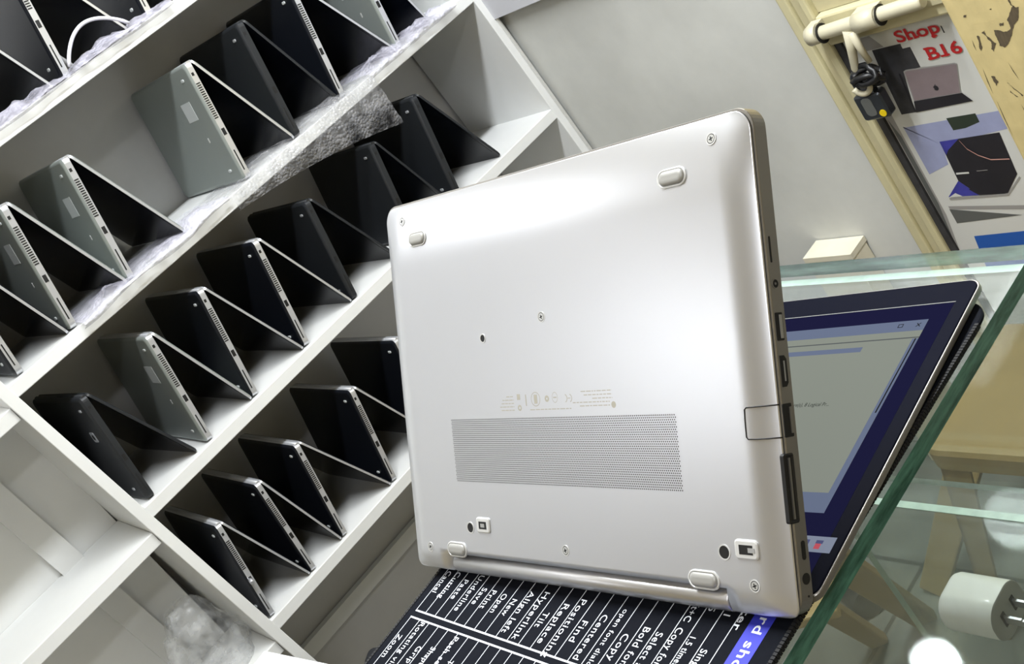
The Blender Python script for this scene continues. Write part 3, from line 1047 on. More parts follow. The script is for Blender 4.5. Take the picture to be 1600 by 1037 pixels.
# screws
for b_, u_ in ((0.2185, 0.0224), (0.2185, 0.2822), (0.1475, 0.1525), (0.0137, 0.2814), (0.0206, 0.1512), (0.0139, 0.0210)):
    s_ = MB()
    sl = math.atan2(cover_h(b_ + .002, u_) - cover_h(b_ - .002, u_), 0.004)
    s_.X = place(b_, u_) @ Matrix.Rotation(sl, 4, Vector((0, -1, 0)))
    s_.ring(0, 0, 0.0024, 0.0030, -0.0003, 0.0002, 24, 2)
    s_.ring(0, 0, 0.0020, 0.0024, -0.0003, 0.00012, 24, 1)
    s_.disc(0, 0, 0.0020, -0.0003, 0.00022, 24, 0)
    s_.X = s_.X @ Matrix.Rotation(0.35, 4, 'Z')
    s_.box(-0.0012, -0.0003, 0.0002, 0.0012, 0.0003, 0.0003, 1)
    s_.box(-0.0003, -0.0012, 0.0002, 0.0003, 0.0012, 0.0003, 1)
    on_cover('screw', s_, ['screwm', 'hole', 'rim'])
# round holes
for b_, u_, r in ((0.1395, 0.2067, 0.0021), (0.0281, 0.2368, 0.0029), (0.0281, 0.0373, 0.0031)):
    h_ = MB()
    h_.X = place(b_, u_)
    h_.ring(0, 0, r, r + 0.0006, -0.0003, 0.00025, 24, 1)
    h_.disc(0, 0, r, -0.0003, 0.0001, 24, 0)
    on_cover('round_hole', h_, ['hole', 'rim'])
# square docking sockets
for b_, u_, w_, q0, q1 in ((0.0303, 0.2233, 0.0116, 0.34, 0.66), (0.0303, 0.0234, 0.0124, 0.08, 0.40)):
    h_ = MB()
    h_.X = place(b_, u_)
    h_.rbox(0, 0, 0.0092, w_ + 0.0012, 0.0020, [(0, -0.0004), (0, 0.0006), (0.0008, 0.0010), (0.0019, 0.0010)], 1, 6)
    h_.box(-0.0022, -w_ / 2 + 0.0022, 0.0009, 0.0022, w_ / 2 - 0.0022, 0.00112, 0)
    h_.box(-0.0012, -w_ / 2 + w_ * q0, 0.0011, 0.0010, -w_ / 2 + w_ * q1, 0.0012, 2)
    on_cover('dock_socket', h_, ['hole', 'rim', 'charger_face'])
# vent: field of small holes
vt = MB()
pb, pu = 0.00118, 0.00136
nb = 31
for i in range(nb + 1):
    b_ = 0.0560 + i * pb
    off = pu / 2 if i % 2 else 0
    nu = int((0.2468 - 0.0600) / pu)
    for j in range(nu):
        u_ = 0.0600 + off + j * pu
        r = 0.00040
        z_ = zc(b_, u_) + 0.00006
        vt.add([(b_ + r * math.cos(k * PI / 3), u_ + r * math.sin(k * PI / 3), z_) for k in range(6)], [tuple(range(6))])
vt.build('vent_grille', 'vent', cover, fix=False)
# faint regulatory print: dashes and outline icons
et = MB()


def bar(u0, u1, b0, b1):
    z_ = zc((b0 + b1) / 2, (u0 + u1) / 2) + 0.00004
    et.box(b0, min(u0, u1), z_ - 0.00002, b1, max(u0, u1), z_ + 0.00002)


def ux(px):
    return 0.2088 - (px - 765) / 202 * 0.1088


rd = random.Random(2)
for k, (a, e_) in enumerate(((918, 962), (922, 962), (934, 962), (905, 958), (915, 958))):
    x = a
    while x < e_:
        w_ = rd.uniform(2, 7)
        bar(ux(x), ux(min(x + w_, e_)), 0.1062 - k * 0.0019 - 0.0005, 0.1062 - k * 0.0019)
        x += w_ + 1.2
for k, (a, e_) in enumerate(((800, 812), (793, 812), (791, 812), (788, 812), (790, 812))):
    x = a
    while x < e_:
        w_ = rd.uniform(2, 6)
        bar(ux(x), ux(min(x + w_, e_)), 0.1052 - k * 0.0019 - 0.0005, 0.1052 - k * 0.0019)
        x += w_ + 1.0
x = 838
while x < 902:
    w_ = rd.uniform(3, 8)
    bar(ux(x), ux(min(x + w_, 902)), 0.0970, 0.0975)
    x += w_ + 1.2


def eic(px, b_, r0, r1, n=20, sq=1.0, a0=0, a1=360):
    u_ = ux(px)
    z_ = zc(b_, u_) + 0.00004
    v = []
    for k in range(n + 1):
        t = math.radians(a0 + (a1 - a0) * k / n)
        for r in (r0, r1):
            v.append((b_ + r * math.sin(t), u_ - sq * r * math.cos(t), z_))
    et.add(v, [(2 * k, 2 * k + 1, 2 * k + 3, 2 * k + 2) for k in range(n)])


eic(963, 0.0985, 0.0, 0.0017)
eic(848, 0.1030, 0.0036, 0.0040)
bar(ux(845.5), ux(850.5), 0.1005, 0.1055)
eic(878.5, 0.1035, 0.0026, 0.0029, sq=0.8)
bar(ux(876), ux(881), 0.1032, 0.1038)
eic(866, 0.1030, 0.0006, 0.0018)
eic(893, 0.1028, 0.0019, 0.0024, a0=-70, a1=70)       # CE, upside down
eic(900, 0.1028, 0.0019, 0.0024, a0=-70, a1=70)
bar(ux(898), ux(902), 0.1026, 0.1030)
bar(ux(831.5), ux(833), 0.0995, 0.1058)
bar(ux(818), ux(823), 0.1030, 0.1062)
eic(821, 0.0985, 0.0008, 0.0017)
et.build('etched_print', 'etch', cover, fix=False)
# network port flap outline on the cover
fo = MB()
pth = []
for b_, u_ in [(0.0955, 0.0004), (0.0953, 0.006), (0.0951, 0.0120), (0.0949, 0.0158), (0.0940, 0.0168), (0.0900, 0.0170), (0.0860, 0.0171), (0.0815, 0.0171), (0.0806, 0.0163), (0.0806, 0.0120), (0.0807, 0.006), (0.0809, 0.0004)]:
    pth.append((b_, u_, zc(b_, u_) + 0.00005))
fo.tube(pth, 0.00032, 6)
fo.build('network_flap_outline', 'hole', cover)


# side ports, on the plane y = 0 of the deck
def side(name, b0, b1, n0, n1, r=0.0008, depth=0.0006, m='hole', shape=None):
    s_ = MB()
    s_.X = Matrix.Translation(((b0 + b1) / 2, -0.0003, (n0 + n1) / 2)) @ Matrix.Rotation(PI / 2, 4, 'X')
    s_.rbox(0, 0, abs(b1 - b0), abs(n1 - n0), r, [(0, -0.0012), (0, 0.0002)], 0, 5)
    return s_.build(name, m, deck)


side('smart_card_slot', 0.1586, 0.1704, -0.0036, -0.0026)
rp = MB()
rp.X = Matrix.Translation((0.1491, -0.0003, -0.0042)) @ Matrix.Rotation(PI / 2, 4, 'X')
rp.ring(0, 0, 0.0019, 0.0023, -0.001, 0.0003, 24, 1)
rp.disc(0, 0, 0.0019, -0.001, 0.0001, 24, 0)
rp.disc(0, 0, 0.0006, -0.001, 0.0003, 12, 1)
rp.build('audio_jack', ['hole', 'silver_side'], deck)
u1 = side('usb_port', 0.1236, 0.1362, -0.0066, -0.0018, 0.0005)
MB().box(0.1246, -0.0008, -0.0060, 0.1352, -0.0004, -0.0042).build('port_tongue', 'charger_face', u1)
hd = MB()
hd.X = Matrix.Translation((0, -0.0005, 0)) @ Matrix.Rotation(PI / 2, 4, 'X')
hd.prism([(0.1030, -0.0022), (0.1170, -0.0022), (0.1170, -0.0048), (0.1152, -0.0062), (0.1048, -0.0062), (0.1030, -0.0048)], -0.0005, 0.0002)
hdo = hd.build('hdmi_port', 'hole', deck)
MB().box(0.1055, -0.0009, -0.0046, 0.1146, -0.0006, -0.0038).build('port_tongue', 'charger_face', hdo)
np_ = side('network_port', 0.0806, 0.0956, -0.0066, -0.0004, 0.0006)
MB().box(0.0822, -0.0010, -0.0064, 0.0940, -0.0005, -0.0048).build('port_tongue', 'silver_side', np_)
# docking connector biting into the cover's edge
dc = MB()
dc.X = Matrix.Translation((0.0581, -0.0004, -0.0006)) @ Matrix.Rotation(PI / 2, 4, 'X')
dc.rbox(0, 0, 0.0310, 0.0070, 0.0012, [(0, -0.0016), (0, 0.0004), (0.0007, 0.0007), (0.0014, 0.0002)], 0, 6)
dco = dc.build('docking_port', 'hole', deck)
MB().box(0.0445, -0.0012, -0.0012, 0.0717, -0.0004, -0.0002).build('port_tongue', 'silver_side', dco)
side('usb_c_port', 0.0256, 0.0342, -0.0064, -0.0038, 0.0012)
pj = MB()
pj.X = Matrix.Translation((0.0172, -0.0003, -0.0050)) @ Matrix.Rotation(PI / 2, 4, 'X')
pj.disc(0, 0, 0.0026, -0.001, 0.0002, 24)
pj.build('power_jack', 'hole', deck)
pj = MB()
pj.X = Matrix.Translation((0.0093, -0.0003, -0.0056)) @ Matrix.Rotation(PI / 2, 4, 'X')
pj.disc(0, 0, 0.0005, -0.001, 0.0002, 12)
pj.build('charge_light', 'hole', deck)

# lid lying face up on the mat
LZ0, LZ1 = -0.0064, -0.0008
LX0, LX1, LY0, LY1 = 0.0118, 0.2300, -0.0005, 0.3055
ld = MB()
cxl, cyl, lw, lh = (LX0 + LX1) / 2, (LY0 + LY1) / 2, LX1 - LX0, LY1 - LY0
ld.rbox(cxl, cyl, lw, lh, 0.008, [(0.002, LZ0), (0.0004, LZ0 + 0.0012), (0, LZ0 + 0.002), (0, LZ1 - 0.0010), (0.0004, LZ1 - 0.0006), (0.0011, LZ1 - 0.0006)], 0, 8)
lid = ld.build('lid', 'silver_side', lap)
bz = MB()
bz.rbox(cxl, cyl, lw - 0.0022, lh - 0.0022, 0.007, [(0, LZ1 - 0.0012), (0, LZ1 - 0.0002), (0.0004, LZ1)], 0, 8)
bz.build('bezel', 'blackgloss', lid)
MB().box(0.2114, 0.0085, LZ1 - 0.0001, 0.2120, 0.298, LZ1 + 0.00012).build('bezel_seam', 'posterdark', lid)
MB().box(0.020, 0.0090, LZ1 - 0.0001, 0.2110, 0.297, LZ1 + 0.00008).build('display_glass', 's_desk', lid)
sx = MB()
zz = LZ1 + 0.0001


def srect(l0, l1, u0, u1, mi, k=0):
    sx.box(min(l0, l1), min(u0, u1), zz + k * 0.00005, max(l0, l1), max(u0, u1), zz + (k + 1) * 0.00005, mi)


UW = 0.0195
sx_sl = lambda l: UW
srect(0.0743, 0.1990, UW, 0.2900, 0, 0)          # window page
srect(0.1905, 0.1990, UW, 0.2900, 1, 1)          # title strip
srect(0.1845, 0.1853, UW, 0.2900, 2, 1)          # rule under the menu
srect(0.1762, 0.1800, 0.0523, 0.2600, 1, 1)      # column header
srect(0.0743, 0.1840, UW, UW + 0.0036, 1, 1)     # scroll bar
srect(0.1287, 0.1840, UW + 0.0012, UW + 0.0020, 3, 2)
srect(0.0615, 0.0743, UW, 0.2900, 1, 0)          # status strip
srect(0.0379, 0.0473, 0.0048, 0.2930, 4, 0)      # task bar
srect(0.0398, 0.0430, 0.0118, 0.0150, 5, 1)
srect(0.0430, 0.0450, 0.0112, 0.0152, 6, 1)
srect(0.0405, 0.0450, 0.0190, 0.0212, 6, 1)
for l0, l1, u0, u1 in ((0.1938, 0.1966, 0.0335, 0.0339), (0.1938, 0.1966, 0.0362, 0.0366), (0.1938, 0.1942, 0.0335, 0.0366), (0.1962, 0.1966, 0.0335, 0.0366)):
    srect(l0, l1, u0, u1, 3, 2)
v, f = sx.text('x')
sx.add([(0.1936 + p_[1] * 0.0062, 0.0255 - p_[0] * 0.0062, zz + 0.00012) for p_ in v], f, 3)
sx.put_text('Core(s), 8 Logical Pr...', -0.0800, -0.0529, 0.0040, lambda r, up: (0.1347 + up, -r, zz + 0.00012), 3)
sx.build('screen_image', ['s_win', 's_title', 's_line', 's_text', 's_bar', 's_red', 's_ind'], lid)

# ------------------------------------------------------------------ door in the right wall
door = empty('door_1', (WX, 1.05, 0))
door['kind'] = 'structure'
DZ = CZ


def dpart(name, mb, m):
    mb2 = mb
    o = mb2.build(name, m, door)
    o.matrix_parent_inverse = Matrix.Translation((-WX, -1.05, 0))
    return o


fr = MB()
fr.box(WX - 0.022, 1.331, 0, WX - 0.0005, 1.352, 2.2)
fr.box(WX - 0.022, 1.297, 0, WX - 0.0005, 1.313, 2.2)
bev(dpart('frame_stile', fr, 'cream'), 0.004)
rl = MB()
rl.box(WX - 0.014, 1.3135, 0, WX - 0.0005, 1.3305, 2.2)
dpart('stile_groove', rl, 'cream_rail')
rl = MB()
rl.box(WX - 0.024, 0.70, DZ - 0.712, WX - 0.0005, 1.2965, DZ - 0.655)
bev(dpart('rail', rl, 'cream'), 0.004)
rl = MB()
rl.box(WX - 0.030, 0.70, DZ - 0.690, WX - 0.0242, 1.2965, DZ - 0.676)
bev(dpart('rail_bead', rl, 'cream_rail'), 0.002)
rl = MB()
rl.box(WX - 0.008, 0.70, DZ - 0.654, WX - 0.0005, 1.2965, DZ + 0.15)
dpart('upper_panel', rl, 'cream_rail')
rl = MB()
for k in range(5):
    rl.box(WX - 0.016, 1.205 - k * 0.1, DZ - 0.600, WX - 0.0085, 1.235 - k * 0.1, DZ - 0.10)
dpart('dark_glazing', rl, 'posterdark')
rl = MB()
rl.box(WX - 0.006, 0.70, 0.02, WX - 0.0005, 1.2838, DZ - 0.7125)
dpart('lower_panel', rl, 'cream_rail')

# peeling cream door leaf standing in front of it
PXF = 1.460
leaf = empty('door_2', (PXF, 0.75, 0))
leaf['kind'] = 'structure'
lf = MB().box(0.0, -0.45, 0.0, 0.042, 0.3035, 2.3)
bev(lf.build('door_leaf', 'peel', leaf), 0.004)
CHIPS = [[(0.9558, -0.7145), (0.9465, -0.7172), (0.9561, -0.7368), (0.9654, -0.7428), (0.9714, -0.7519), (0.9809, -0.7646), (0.9945, -0.7753), (1.0003, -0.7704), (0.9985, -0.7554), (0.9967, -0.7427), (0.9892, -0.7459), (0.9788, -0.7510), (0.9723, -0.7473), (0.9715, -0.7324)],
         [(1.0177, -0.7424), (1.0105, -0.7399), (1.0123, -0.7483), (1.0070, -0.7586), (1.0030, -0.7653), (1.0125, -0.7773), (1.0147, -0.7733), (1.0097, -0.7624), (1.0128, -0.7493)],
         [(1.0263, -0.7456), (1.0227, -0.7466), (1.0266, -0.7668), (1.0316, -0.7723), (1.0301, -0.7625)],
         [(1.0315, -0.7086), (1.0250, -0.7079), (1.0274, -0.7109), (1.0327, -0.7111)],
         [(1.0347, -0.8173), (1.0298, -0.8201), (1.0284, -0.8292), (1.0349, -0.8358), (1.0357, -0.8263)],
         [(1.0166, -0.8339), (1.0132, -0.8398), (1.0014, -0.8611), (1.0046, -0.8615), (1.0118, -0.8459)],
         [(1.0178, -0.8480), (1.0105, -0.8613), (1.0128, -0.8619), (1.0178, -0.8526)],
         [(0.9840, -0.7342), (0.9775, -0.7350), (0.9797, -0.7398), (0.9855, -0.7397)],
         [(0.9883, -0.7081), (0.9852, -0.7086), (0.9869, -0.7103), (0.9886, -0.7096)],
         [(0.9560, -0.7010), (0.9540, -0.7012), (0.9548, -0.7100), (0.9520, -0.7160), (0.9535, -0.7165), (0.9565, -0.7100)]]
chm = MB()
for poly in CHIPS:
    mids = []
    n = len(poly)
    mids = list(poly)
    for amp in (.0011, .0007, .0004):
        nxt = []
        for i, (y, z) in enumerate(mids):
            y2, z2 = mids[(i + 1) % len(mids)]
            nxt += [(y, z), ((y + y2) / 2 + random.uniform(-amp, amp), (z + z2) / 2 + random.uniform(-amp, amp))]
        mids = nxt
    chm.add([(-0.0004, y - 0.75, z + DZ) for y, z in mids], [list(range(len(mids)))])
for y, z, L_, dy in ((1.042, -0.80, 0.05, 0.004), (1.046, -0.86, 0.07, 0.003), (1.000, -0.80, 0.035, -0.004), (1.036, -0.75, 0.02, 0.002), (1.012, -0.875, 0.03, -0.003)):
    chm.add([(-0.0004, y - 0.75, z + DZ), (-0.0004, y - 0.75 + dy / 2 + 0.0012, z + DZ - L_ / 2), (-0.0004, y - 0.75 + dy, z + DZ - L_), (-0.0004, y - 0.75 + dy / 2 - 0.0002, z + DZ - L_ / 2)], [(0, 1, 2, 3)])
chm.build('paint_chips', 'chip', leaf, fix=False)

# poster on the lower door panel
PX = WX - 0.0068
poster = empty('poster', (PX, 1.12, DZ - 1.12))
tag(poster, 'shop poster with red lettering and pictures of laptops on the cream door', 'poster')
po = MB()


def ppoly(pts, mi, k):
    x = -0.0012 - 0.0002 * k
    n = len(pts)
    po.add([(x, y - 1.12, z + 1.12) for y, z in pts], [list(range(n))], mi)


po.box(-0.0012, 1.283 - 1.12, -0.42, 0.0, 0.96 - 1.12, 1.12 - 0.7165, 0)
ppoly([(1.2670, -0.7200), (1.2300, -0.7195), (1.2150, -0.7450), (1.2620, -0.7450)], 7, 1)
ppoly([(1.2830, -0.8000), (1.2680, -0.8650), (1.2700, -1.0970), (1.2830, -1.1800)], 7, 1)
ppoly([(1.2800, -0.8800), (1.2720, -0.9200), (1.2730, -1.0700), (1.2830, -1.1500)], 6, 2)
ppoly([(1.2387, -0.7459), (1.1838, -0.7471), (1.1841, -0.7567), (1.1701, -0.7568), (1.1708, -0.7969), (1.2041, -0.7973), (1.2225, -0.8773), (1.2492, -0.8767), (1.2448, -0.8075)], 1, 2)
ppoly([(1.1841, -0.7500), (1.1690, -0.7480), (1.1620, -0.7969), (1.1708, -0.7969), (1.1701, -0.7568), (1.1841, -0.7567)], 0, 3)
ppoly([(1.2230, -0.8773), (1.2150, -0.8000), (1.2110, -0.8000), (1.2200, -0.8773)], 2, 3)
ppoly([(1.2041, -0.7973), (1.1985, -0.7950), (1.1116, -0.8030), (1.1082, -0.8056), (1.1267, -0.8590), (1.2139, -0.8559)], 7, 4)
ppoly([(1.2020, -0.7995), (1.1970, -0.7978), (1.1130, -0.8050), (1.1100, -0.8070), (1.1280, -0.8578), (1.2120, -0.8550)], 3, 5)
ppoly([(1.2139, -0.8559), (1.1247, -0.8587), (1.1135, -0.8774), (1.2203, -0.8777)], 2, 6)
apl = [(1.1632 + 0.0045 * math.cos(2 * PI * k / 16), -0.8400 + 0.0050 * math.sin(2 * PI * k / 16)) for k in range(16)]
apl[0] = (1.1662, -0.8400)
ppoly(apl, 2, 7)
ppoly([(1.1635, -0.8348), (1.1615, -0.8325), (1.1608, -0.8332), (1.1625, -0.8352)], 2, 7)
ppoly([(1.2592, -0.9006), (1.1695, -0.9043), (1.1700, -0.9042), (1.0000, -0.9060), (1.0000, -1.0600), (1.2580, -1.0600)][:1] + [(1.2595, -0.9030), (1.0000, -0.9060), (1.0000, -0.9350), (1.2070, -0.9500), (1.2145, -0.9912), (1.2595, -1.0060)], 5, 1)
ppoly([(1.1743, -0.9003), (1.1211, -0.9015), (1.1214, -0.9188), (1.1500, -0.9255), (1.1732, -0.9258)], 9, 2)
ppoly([(1.2080, -0.9430), (1.0978, -0.9449), (1.1040, -1.0301), (1.1365, -1.0662), (1.1882, -1.0630), (1.2126, -1.0276)], 2, 3)
ppoly([(1.2080, -0.9430), (1.1720, -0.9437), (1.2000, -0.9620), (1.2090, -0.9720)], 8, 4)
ppoly([(1.2020, -1.0480), (1.1600, -1.0360), (1.1400, -1.0664), (1.1882, -1.0630)], 2, 5)
ppoly([(1.2470, -1.0590), (1.2126, -1.0276), (1.1882, -1.0630)], 8, 4)
ppoly([(1.2470, -1.0600), (1.2300, -1.0520), (1.2200, -1.0605)], 0, 5)
ppoly([(1.2470, -1.0614), (1.1369, -1.0670), (1.1023, -1.0350), (1.1016, -1.0381), (1.1375, -1.0713), (1.2470, -1.0655)], 7, 4)
arc = [(1.1720, -0.9455), (1.1664, -0.9647), (1.1528, -0.9808), (1.1349, -0.9931), (1.1035, -0.9973)]
for i in range(4):
    (a, b_), (c_, d_) = arc[i], arc[i + 1]
    ppoly([(a, b_), (c_, d_), (c_, d_ - 0.0022), (a, b_ - 0.0022)], 10, 6)
ppoly([(1.2084, -1.0100), (1.1847, -1.0119), (1.1855, -1.0155), (1.2094, -1.0139)], 0, 6)
ppoly([(1.1700, -1.0120), (1.1500, -1.0130), (1.1500, -1.0142), (1.1700, -1.0132)], 7, 6)
ppoly([(1.2575, -1.0787), (1.0000, -1.1100), (1.0000, -1.1200), (1.2575, -1.0860)], 7, 2)
ppoly([(1.2585, -1.0855), (1.1321, -1.1153), (1.2585, -1.1182)], 6, 2)
ppoly([(1.2400, -1.1505), (1.0000, -1.1485), (1.0000, -1.2300), (1.2500, -1.2300)], 4, 2)
ppoly([(1.1040, -0.7350), (1.1020, -0.7350), (1.1020, -0.7480), (1.1040, -0.7480)], 2, 2)
sheet = po.build('sheet', ['posterw', 'postergrey', 'posterblack', 'postermauve', 'posterblue', 'posterlav', 'posterdark', 'posterband', 'posterindigo', 'postergreen', 'posterarc'], poster, fix=False)
pt = MB()


def ptext(txt, y0, y1, z, h, bold, serif):
    fx = lambda r, up: (-0.0029, -r - 1.12, z + 1.12 + up)
    pt.put_text(txt, -y0, -y1, h, fx, 0, bold, 1.0)
    for yy, zz_, w_ in serif:
        pt.add([(-0.0030, yy - w_ - 1.12, zz_ + 1.12), (-0.0030, yy + w_ - 1.12, zz_ + 1.12), (-0.0030, yy + w_ - 1.12, zz_ + 0.0035 + 1.12), (-0.0030, yy - w_ - 1.12, zz_ + 0.0035 + 1.12)], [(0, 1, 2, 3)])


ptext('Shop', 1.1860, 1.1060, -0.7440, 0.0300, 0.022, [(1.1615, -0.7440, .0048), (1.1500, -0.7440, .0048), (1.1205, -0.7500, .005)])
ptext('B16', 1.1480, 1.0870, -0.7875, 0.0320, 0.022, [(1.1450, -0.7875, .005), (1.1450, -0.7680, .005), (1.1190, -0.7875, .008)])
pt.build('red_lettering', 'posterred', poster, fix=False)
# dark rubber strip between frame and poster
ss = MB().box(WX - 0.0135, 1.2840, 0.02, WX - 0.0005, 1.2968, DZ - 0.7150)
dpart('dark_seal_strip', ss, 'postergrey')

# sliding bolt and padlock
bolt = empty('door_bolt', (WX - 0.045, 1.24, DZ - 0.694))
tag(bolt, 'cream painted sliding bolt across the door frame above the padlock', 'door bolt')
LB = lambda mb: mb
bo = MB()
bo.X = Matrix.Translation((-(WX - 0.045), -1.24, -(DZ - 0.694)))
bo.tube([(WX - 0.045, 1.348, DZ - 0.6965), (WX - 0.045, 1.342, DZ - 0.696), (WX - 0.045, 1.125, DZ - 0.690), (WX - 0.045, 1.120, DZ - 0.690)], [0.009, 0.012, 0.012, 0.010], 16)
bo.build('rod', 'pale', bolt)
for yc, w_ in ((1.330, 0.011), (1.225, 0.022)):
    bo = MB()
    bo.X = Matrix.Translation((-(WX - 0.045), -1.24, -(DZ - 0.694)))
    bo.tube([(WX - 0.045, yc + w_, DZ - 0.6955), (WX - 0.045, yc - w_, DZ - 0.6935)], 0.0165, 18)
    bo.box(WX - 0.045, yc - w_, DZ - 0.712, WX - 0.0226 - 0.002, yc + w_, DZ - 0.679)
    bo.build('bracket', 'pale', bolt)
bo = MB()
bo.X = Matrix.Translation((-(WX - 0.045), -1.24, -(DZ - 0.694)))
bo.tube([(WX - 0.045, 1.3155, DZ - 0.6958), (WX - 0.045, 1.3140, DZ - 0.6957)], 0.0172, 18)
bo.tube([(WX - 0.045, 1.1990, DZ - 0.6930), (WX - 0.045, 1.1975, DZ - 0.6930)], 0.0172, 18)
bo.build('dark_gap_ring', 'hole', bolt)
ar = MB()
ar.X = Matrix.Translation((-(WX - 0.045), -1.24, -(DZ - 0.694)))
ar.tube([(WX - 0.050, 1.262, DZ - 0.700), (WX - 0.050, 1.275, DZ - 0.735), (WX - 0.050, 1.288, DZ - 0.770), (WX - 0.048, 1.287, DZ - 0.785)], [0.010, 0.008, 0.0065, 0.006], 10)
ar.tube([(WX - 0.052, 1.258, DZ - 0.704), (WX - 0.052, 1.258, DZ - 0.735), (WX - 0.050, 1.256, DZ - 0.765)], [0.008, 0.006, 0.005], 10)
ar.build('hasp_arm', 'pale', bolt)
# welded lug plate behind
lk = empty('padlock', (WX - 0.045, 1.295, DZ - 0.85))
tag(lk, 'dark steel padlock with a yellow dot hanging from the door bolt', 'padlock')
b2 = MB()
b2.X = Matrix.Rotation(PI / 2, 4, 'Y') @ Matrix.Identity(4)
b2.rbox(0, 0, 0.050, 0.054, 0.006, [(0.003, -0.011), (0, -0.008), (0, 0.008), (0.003, 0.011)], 0, 5)
b2.build('body', 'lockm', lk)
sh = MB()
pts = []
for k in range(17):
    a = PI * k / 16
    pts.append((0.0, 0.016 * math.cos(a), 0.046 + 0.020 * math.sin(a)))
pts = [(0, 0.016, 0.024)] + pts + [(0, -0.016, 0.024)]
sh.tube(pts, 0.0045, 10)
sh.build('shackle', 'lockm', lk)
sw = MB()
pts = []
for k in range(15):
    a = PI + PI * 0.9 * k / 14
    pts.append((-0.010, -0.002 + 0.017 * math.cos(a), 0.046 + 0.018 * math.sin(a)))
sw.tube(pts, 0.0048, 10)
sw.build('pale_ring', 'pale', lk)
dt = MB()
dt.X = Matrix.Translation((-0.0112, -0.016, -0.014)) @ Matrix.Rotation(-PI / 2, 4, 'Y')
dt.disc(0, 0, 0.0065, -0.0005, 0.0012, 16)
dt.build('yellow_dot', 'yellow', lk)
kp = MB()
kp.X = Matrix.Translation((-0.0112, 0.004, 0.002)) @ Matrix.Rotation(-PI / 2, 4, 'Y')
kp.rbox(0, 0, 0.036, 0.020, 0.008, [(0, -0.0005), (0, 0.0006)], 0, 6)
kp.build('lock_face', 'posterdark', lk)
# black strap knotted round the hasp
stp = MB()
o0 = (WX - 0.050, 1.272 * 0.97, DZ - 0.792 * 0.97)
pts = []
for k in range(40):
    a = 2 * PI * k / 13
    pts.append((-0.004 + 0.010 * math.cos(a * 0.7), 0.022 * math.cos(a) + 0.004 * math.sin(3 * a), 0.012 * math.sin(a) - 0.0005 * (k - 20)))
stp.tube(pts, 0.0052, 8)
tag(stp.build('strap', 'blackplastic', mw=Matrix.Translation(o0)), 'black strap wound round the door hasp above the padlock', 'strap')

for o_ in (bolt, lk):
    o_.location.y *= 0.970
    o_.location.z = CZ + (o_.location.z - CZ) * 0.970

# cream box against the right wall
bx = empty('box', (1.480, 1.53, 0))
tag(bx, 'cream box against the right wall just above the counter glass\'s far edge', 'box')
bev(MB().box(-0.027, -0.058, 0, 0.027, 0.058, CZ - 1.136).build('body', 'box', bx), 0.003)
MB().box(-0.028, -0.059, CZ - 1.140, 0.028, 0.059, CZ - 1.128).build('lid', 'box', bx)

# ------------------------------------------------------------------ stools seen through the counter glass


def stool(x, y, h, w, d, rz, label):
    r = empty('stool', (x, y, 0), (0, 0, rz))
    tag(r, label, 'stool', 'tan stools behind the counter')
    s = MB()
    s.rbox(0, 0, w, d, 0.030, [(0.004, h - 0.050), (0, h - 0.045), (0, h - 0.012), (0.004, h - 0.003), (0.012, h)], 0, 8, False)
    s.disc(0, 0, 0.020, h - 0.001, h + 0.0012, 20)
    s.build('seat', 'brown', r)
    for sx_ in (-1, 1):
        for sy_ in (-1, 1):
            lg = MB()
            t, bo_ = (w / 2 - 0.012, d / 2 - 0.012), (w / 2 + 0.045, d / 2 + 0.045)
            wd = 0.055
            for ax in (0, 1):
                v = []
                for (px_, py_), z, ww in ((t, h - 0.045, wd), (bo_, 0.0, wd * 0.6)):
                    if ax == 0:
                        v += [(sx_ * px_, sy_ * py_, z), (sx_ * (px_ - ww), sy_ * py_, z), (sx_ * (px_ - ww), sy_ * (py_ - 0.006), z), (sx_ * px_, sy_ * (py_ - 0.006), z)]
                    else:
                        v += [(sx_ * px_, sy_ * py_, z), (sx_ * px_, sy_ * (py_ - ww), z), (sx_ * (px_ - 0.006), sy_ * (py_ - ww), z), (sx_ * (px_ - 0.006), sy_ * py_, z)]
                lg.add(v, [(3, 2, 1, 0), (4, 5, 6, 7), (0, 1, 5, 4), (1, 2, 6, 5), (2, 3, 7, 6), (3, 0, 4, 7)])
            lg.build('leg', 'brown', r)
    return r


stool(1.250, 1.055, 0.45, 0.31, 0.31, 0.0, 'tan stool seen through the glass, its broad seat right of the counter edge')
fs = empty('folding_stool', (1.02, 1.36, 0))
tag(fs, 'tan folding stool whose crossed legs show on the floor through the glass', 'stool')


def plank(name, p0, p1, w, t, side_v):
    d = (Vector(p1) - Vector(p0)).normalized()
    a = Vector(side_v)
    a = (a - d * a.dot(d)).normalized()
    n_ = d.cross(a)
    v = []
    for p_, k in ((p0, 1.0), (p1, 0.75)):
        for sa, sn in ((-1, -1), (1, -1), (1, 1), (-1, 1)):
            v.append(tuple(Vector(p_) + a * sa * w / 2 * k + n_ * sn * t / 2 - Vector((1.02, 1.36, 0))))
    mb = MB().add(v, [(3, 2, 1, 0), (4, 5, 6, 7), (0, 1, 5, 4), (1, 2, 6, 5), (2, 3, 7, 6), (3, 0, 4, 7)])
    return bev(mb.build(name, 'brown', fs), 0.004)


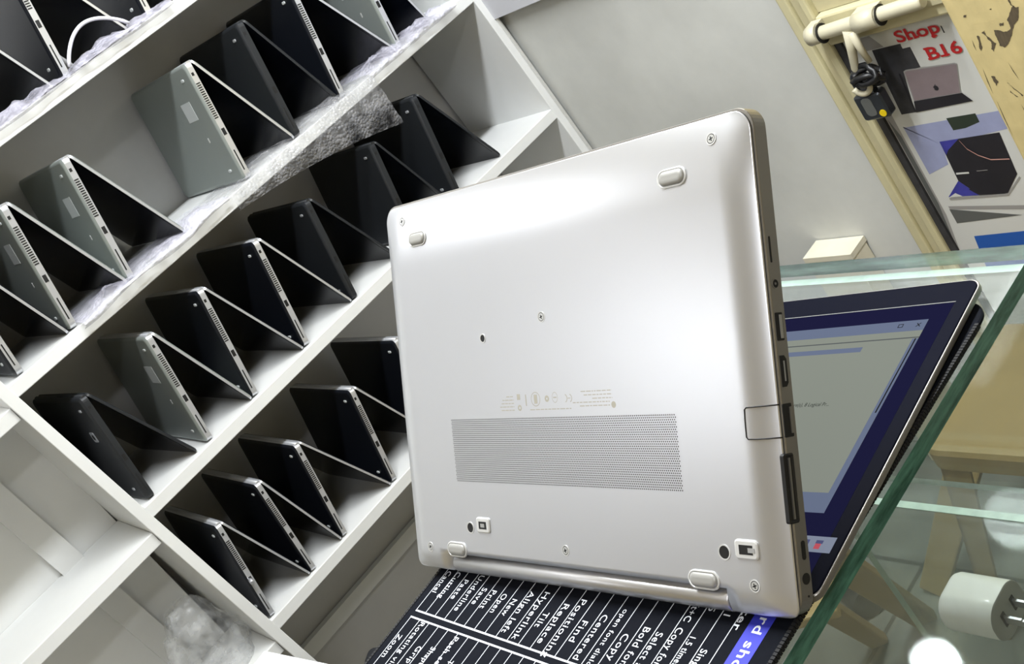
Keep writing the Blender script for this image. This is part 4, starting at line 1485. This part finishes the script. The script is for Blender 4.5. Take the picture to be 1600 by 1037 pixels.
plank('leg', (0.865, 1.285, 0.46), (1.055, 1.402, 0.004), 0.062, 0.022, (0.55, -0.75, 0.1))
plank('leg', (1.300, 1.270, 0.300), (1.120, 1.415, 0.004), 0.070, 0.022, (0.3, 0.4, 0.8))
plank('leg', (0.800, 1.345, 0.46), (0.985, 1.470, 0.004), 0.050, 0.022, (0.55, -0.75, 0.1))
plank('seat', (0.70, 1.25, 0.462), (0.885, 1.36, 0.462), 0.20, 0.020, (-0.5, 0.8, 0))

sho = MB()
lp = []
for k in range(11):
    s = k / 10
    rx = 0.040 * (0.55 + 0.45 * math.sin(PI * min(1, s * 1.1 + 0.12)))
    hz = 0.070 - 0.035 * s
    lp.append([(-0.11 + 0.22 * s, rx * math.cos(2 * PI * i / 14), hz / 2 + hz / 2 * math.sin(2 * PI * i / 14)) for i in range(14)])
sho.layers(lp, 0, True)
tag(sho.build('shoe', 'blackcloth', mw=Matrix.Translation((1.10, 1.60, 0.001)) @ Matrix.Rotation(1.0, 4, 'Z')), 'black shoe on the grey floor behind the tan stool leg', 'shoe')

# ------------------------------------------------------------------ hanging bulbs that light the shop
for i, (x, y, z, lb, rb, bm_) in enumerate(((1.05, 1.45, CZ + 0.72, 'bright white bulb mirrored in the lower glass shelf below the charger', 0.048, 'bulb'),
                                           (1.36, 1.37, CZ + 0.62, 'dim frosted globe lamp mirrored in the lower glass shelf above the charger', 0.058, 'bulb_dim'))):
    bl = empty('light_bulb', (x, y, z))
    tag(bl, lb, 'bulb')
    g = MB()
    lp = []
    for k in range(13):
        a = -PI / 2 + PI * k / 13
        lp.append([(rb * math.cos(a) * math.cos(2 * PI * i_ / 24), rb * math.cos(a) * math.sin(2 * PI * i_ / 24), rb * math.sin(a)) for i_ in range(24)])
    g.layers(lp, 0, True)
    g.build('globe', bm_, bl)
    g = MB()
    g.tube([(0, 0, rb - 0.008), (0, 0, 0.085)], 0.020, 16)
    g.build('socket', 'rim', bl)
    g = MB()
    g.tube([(0, 0, 0.085), (0, 0, CEIL - z - 0.001)], 0.003, 8)
    g.build('cord', 'blackplastic', bl)
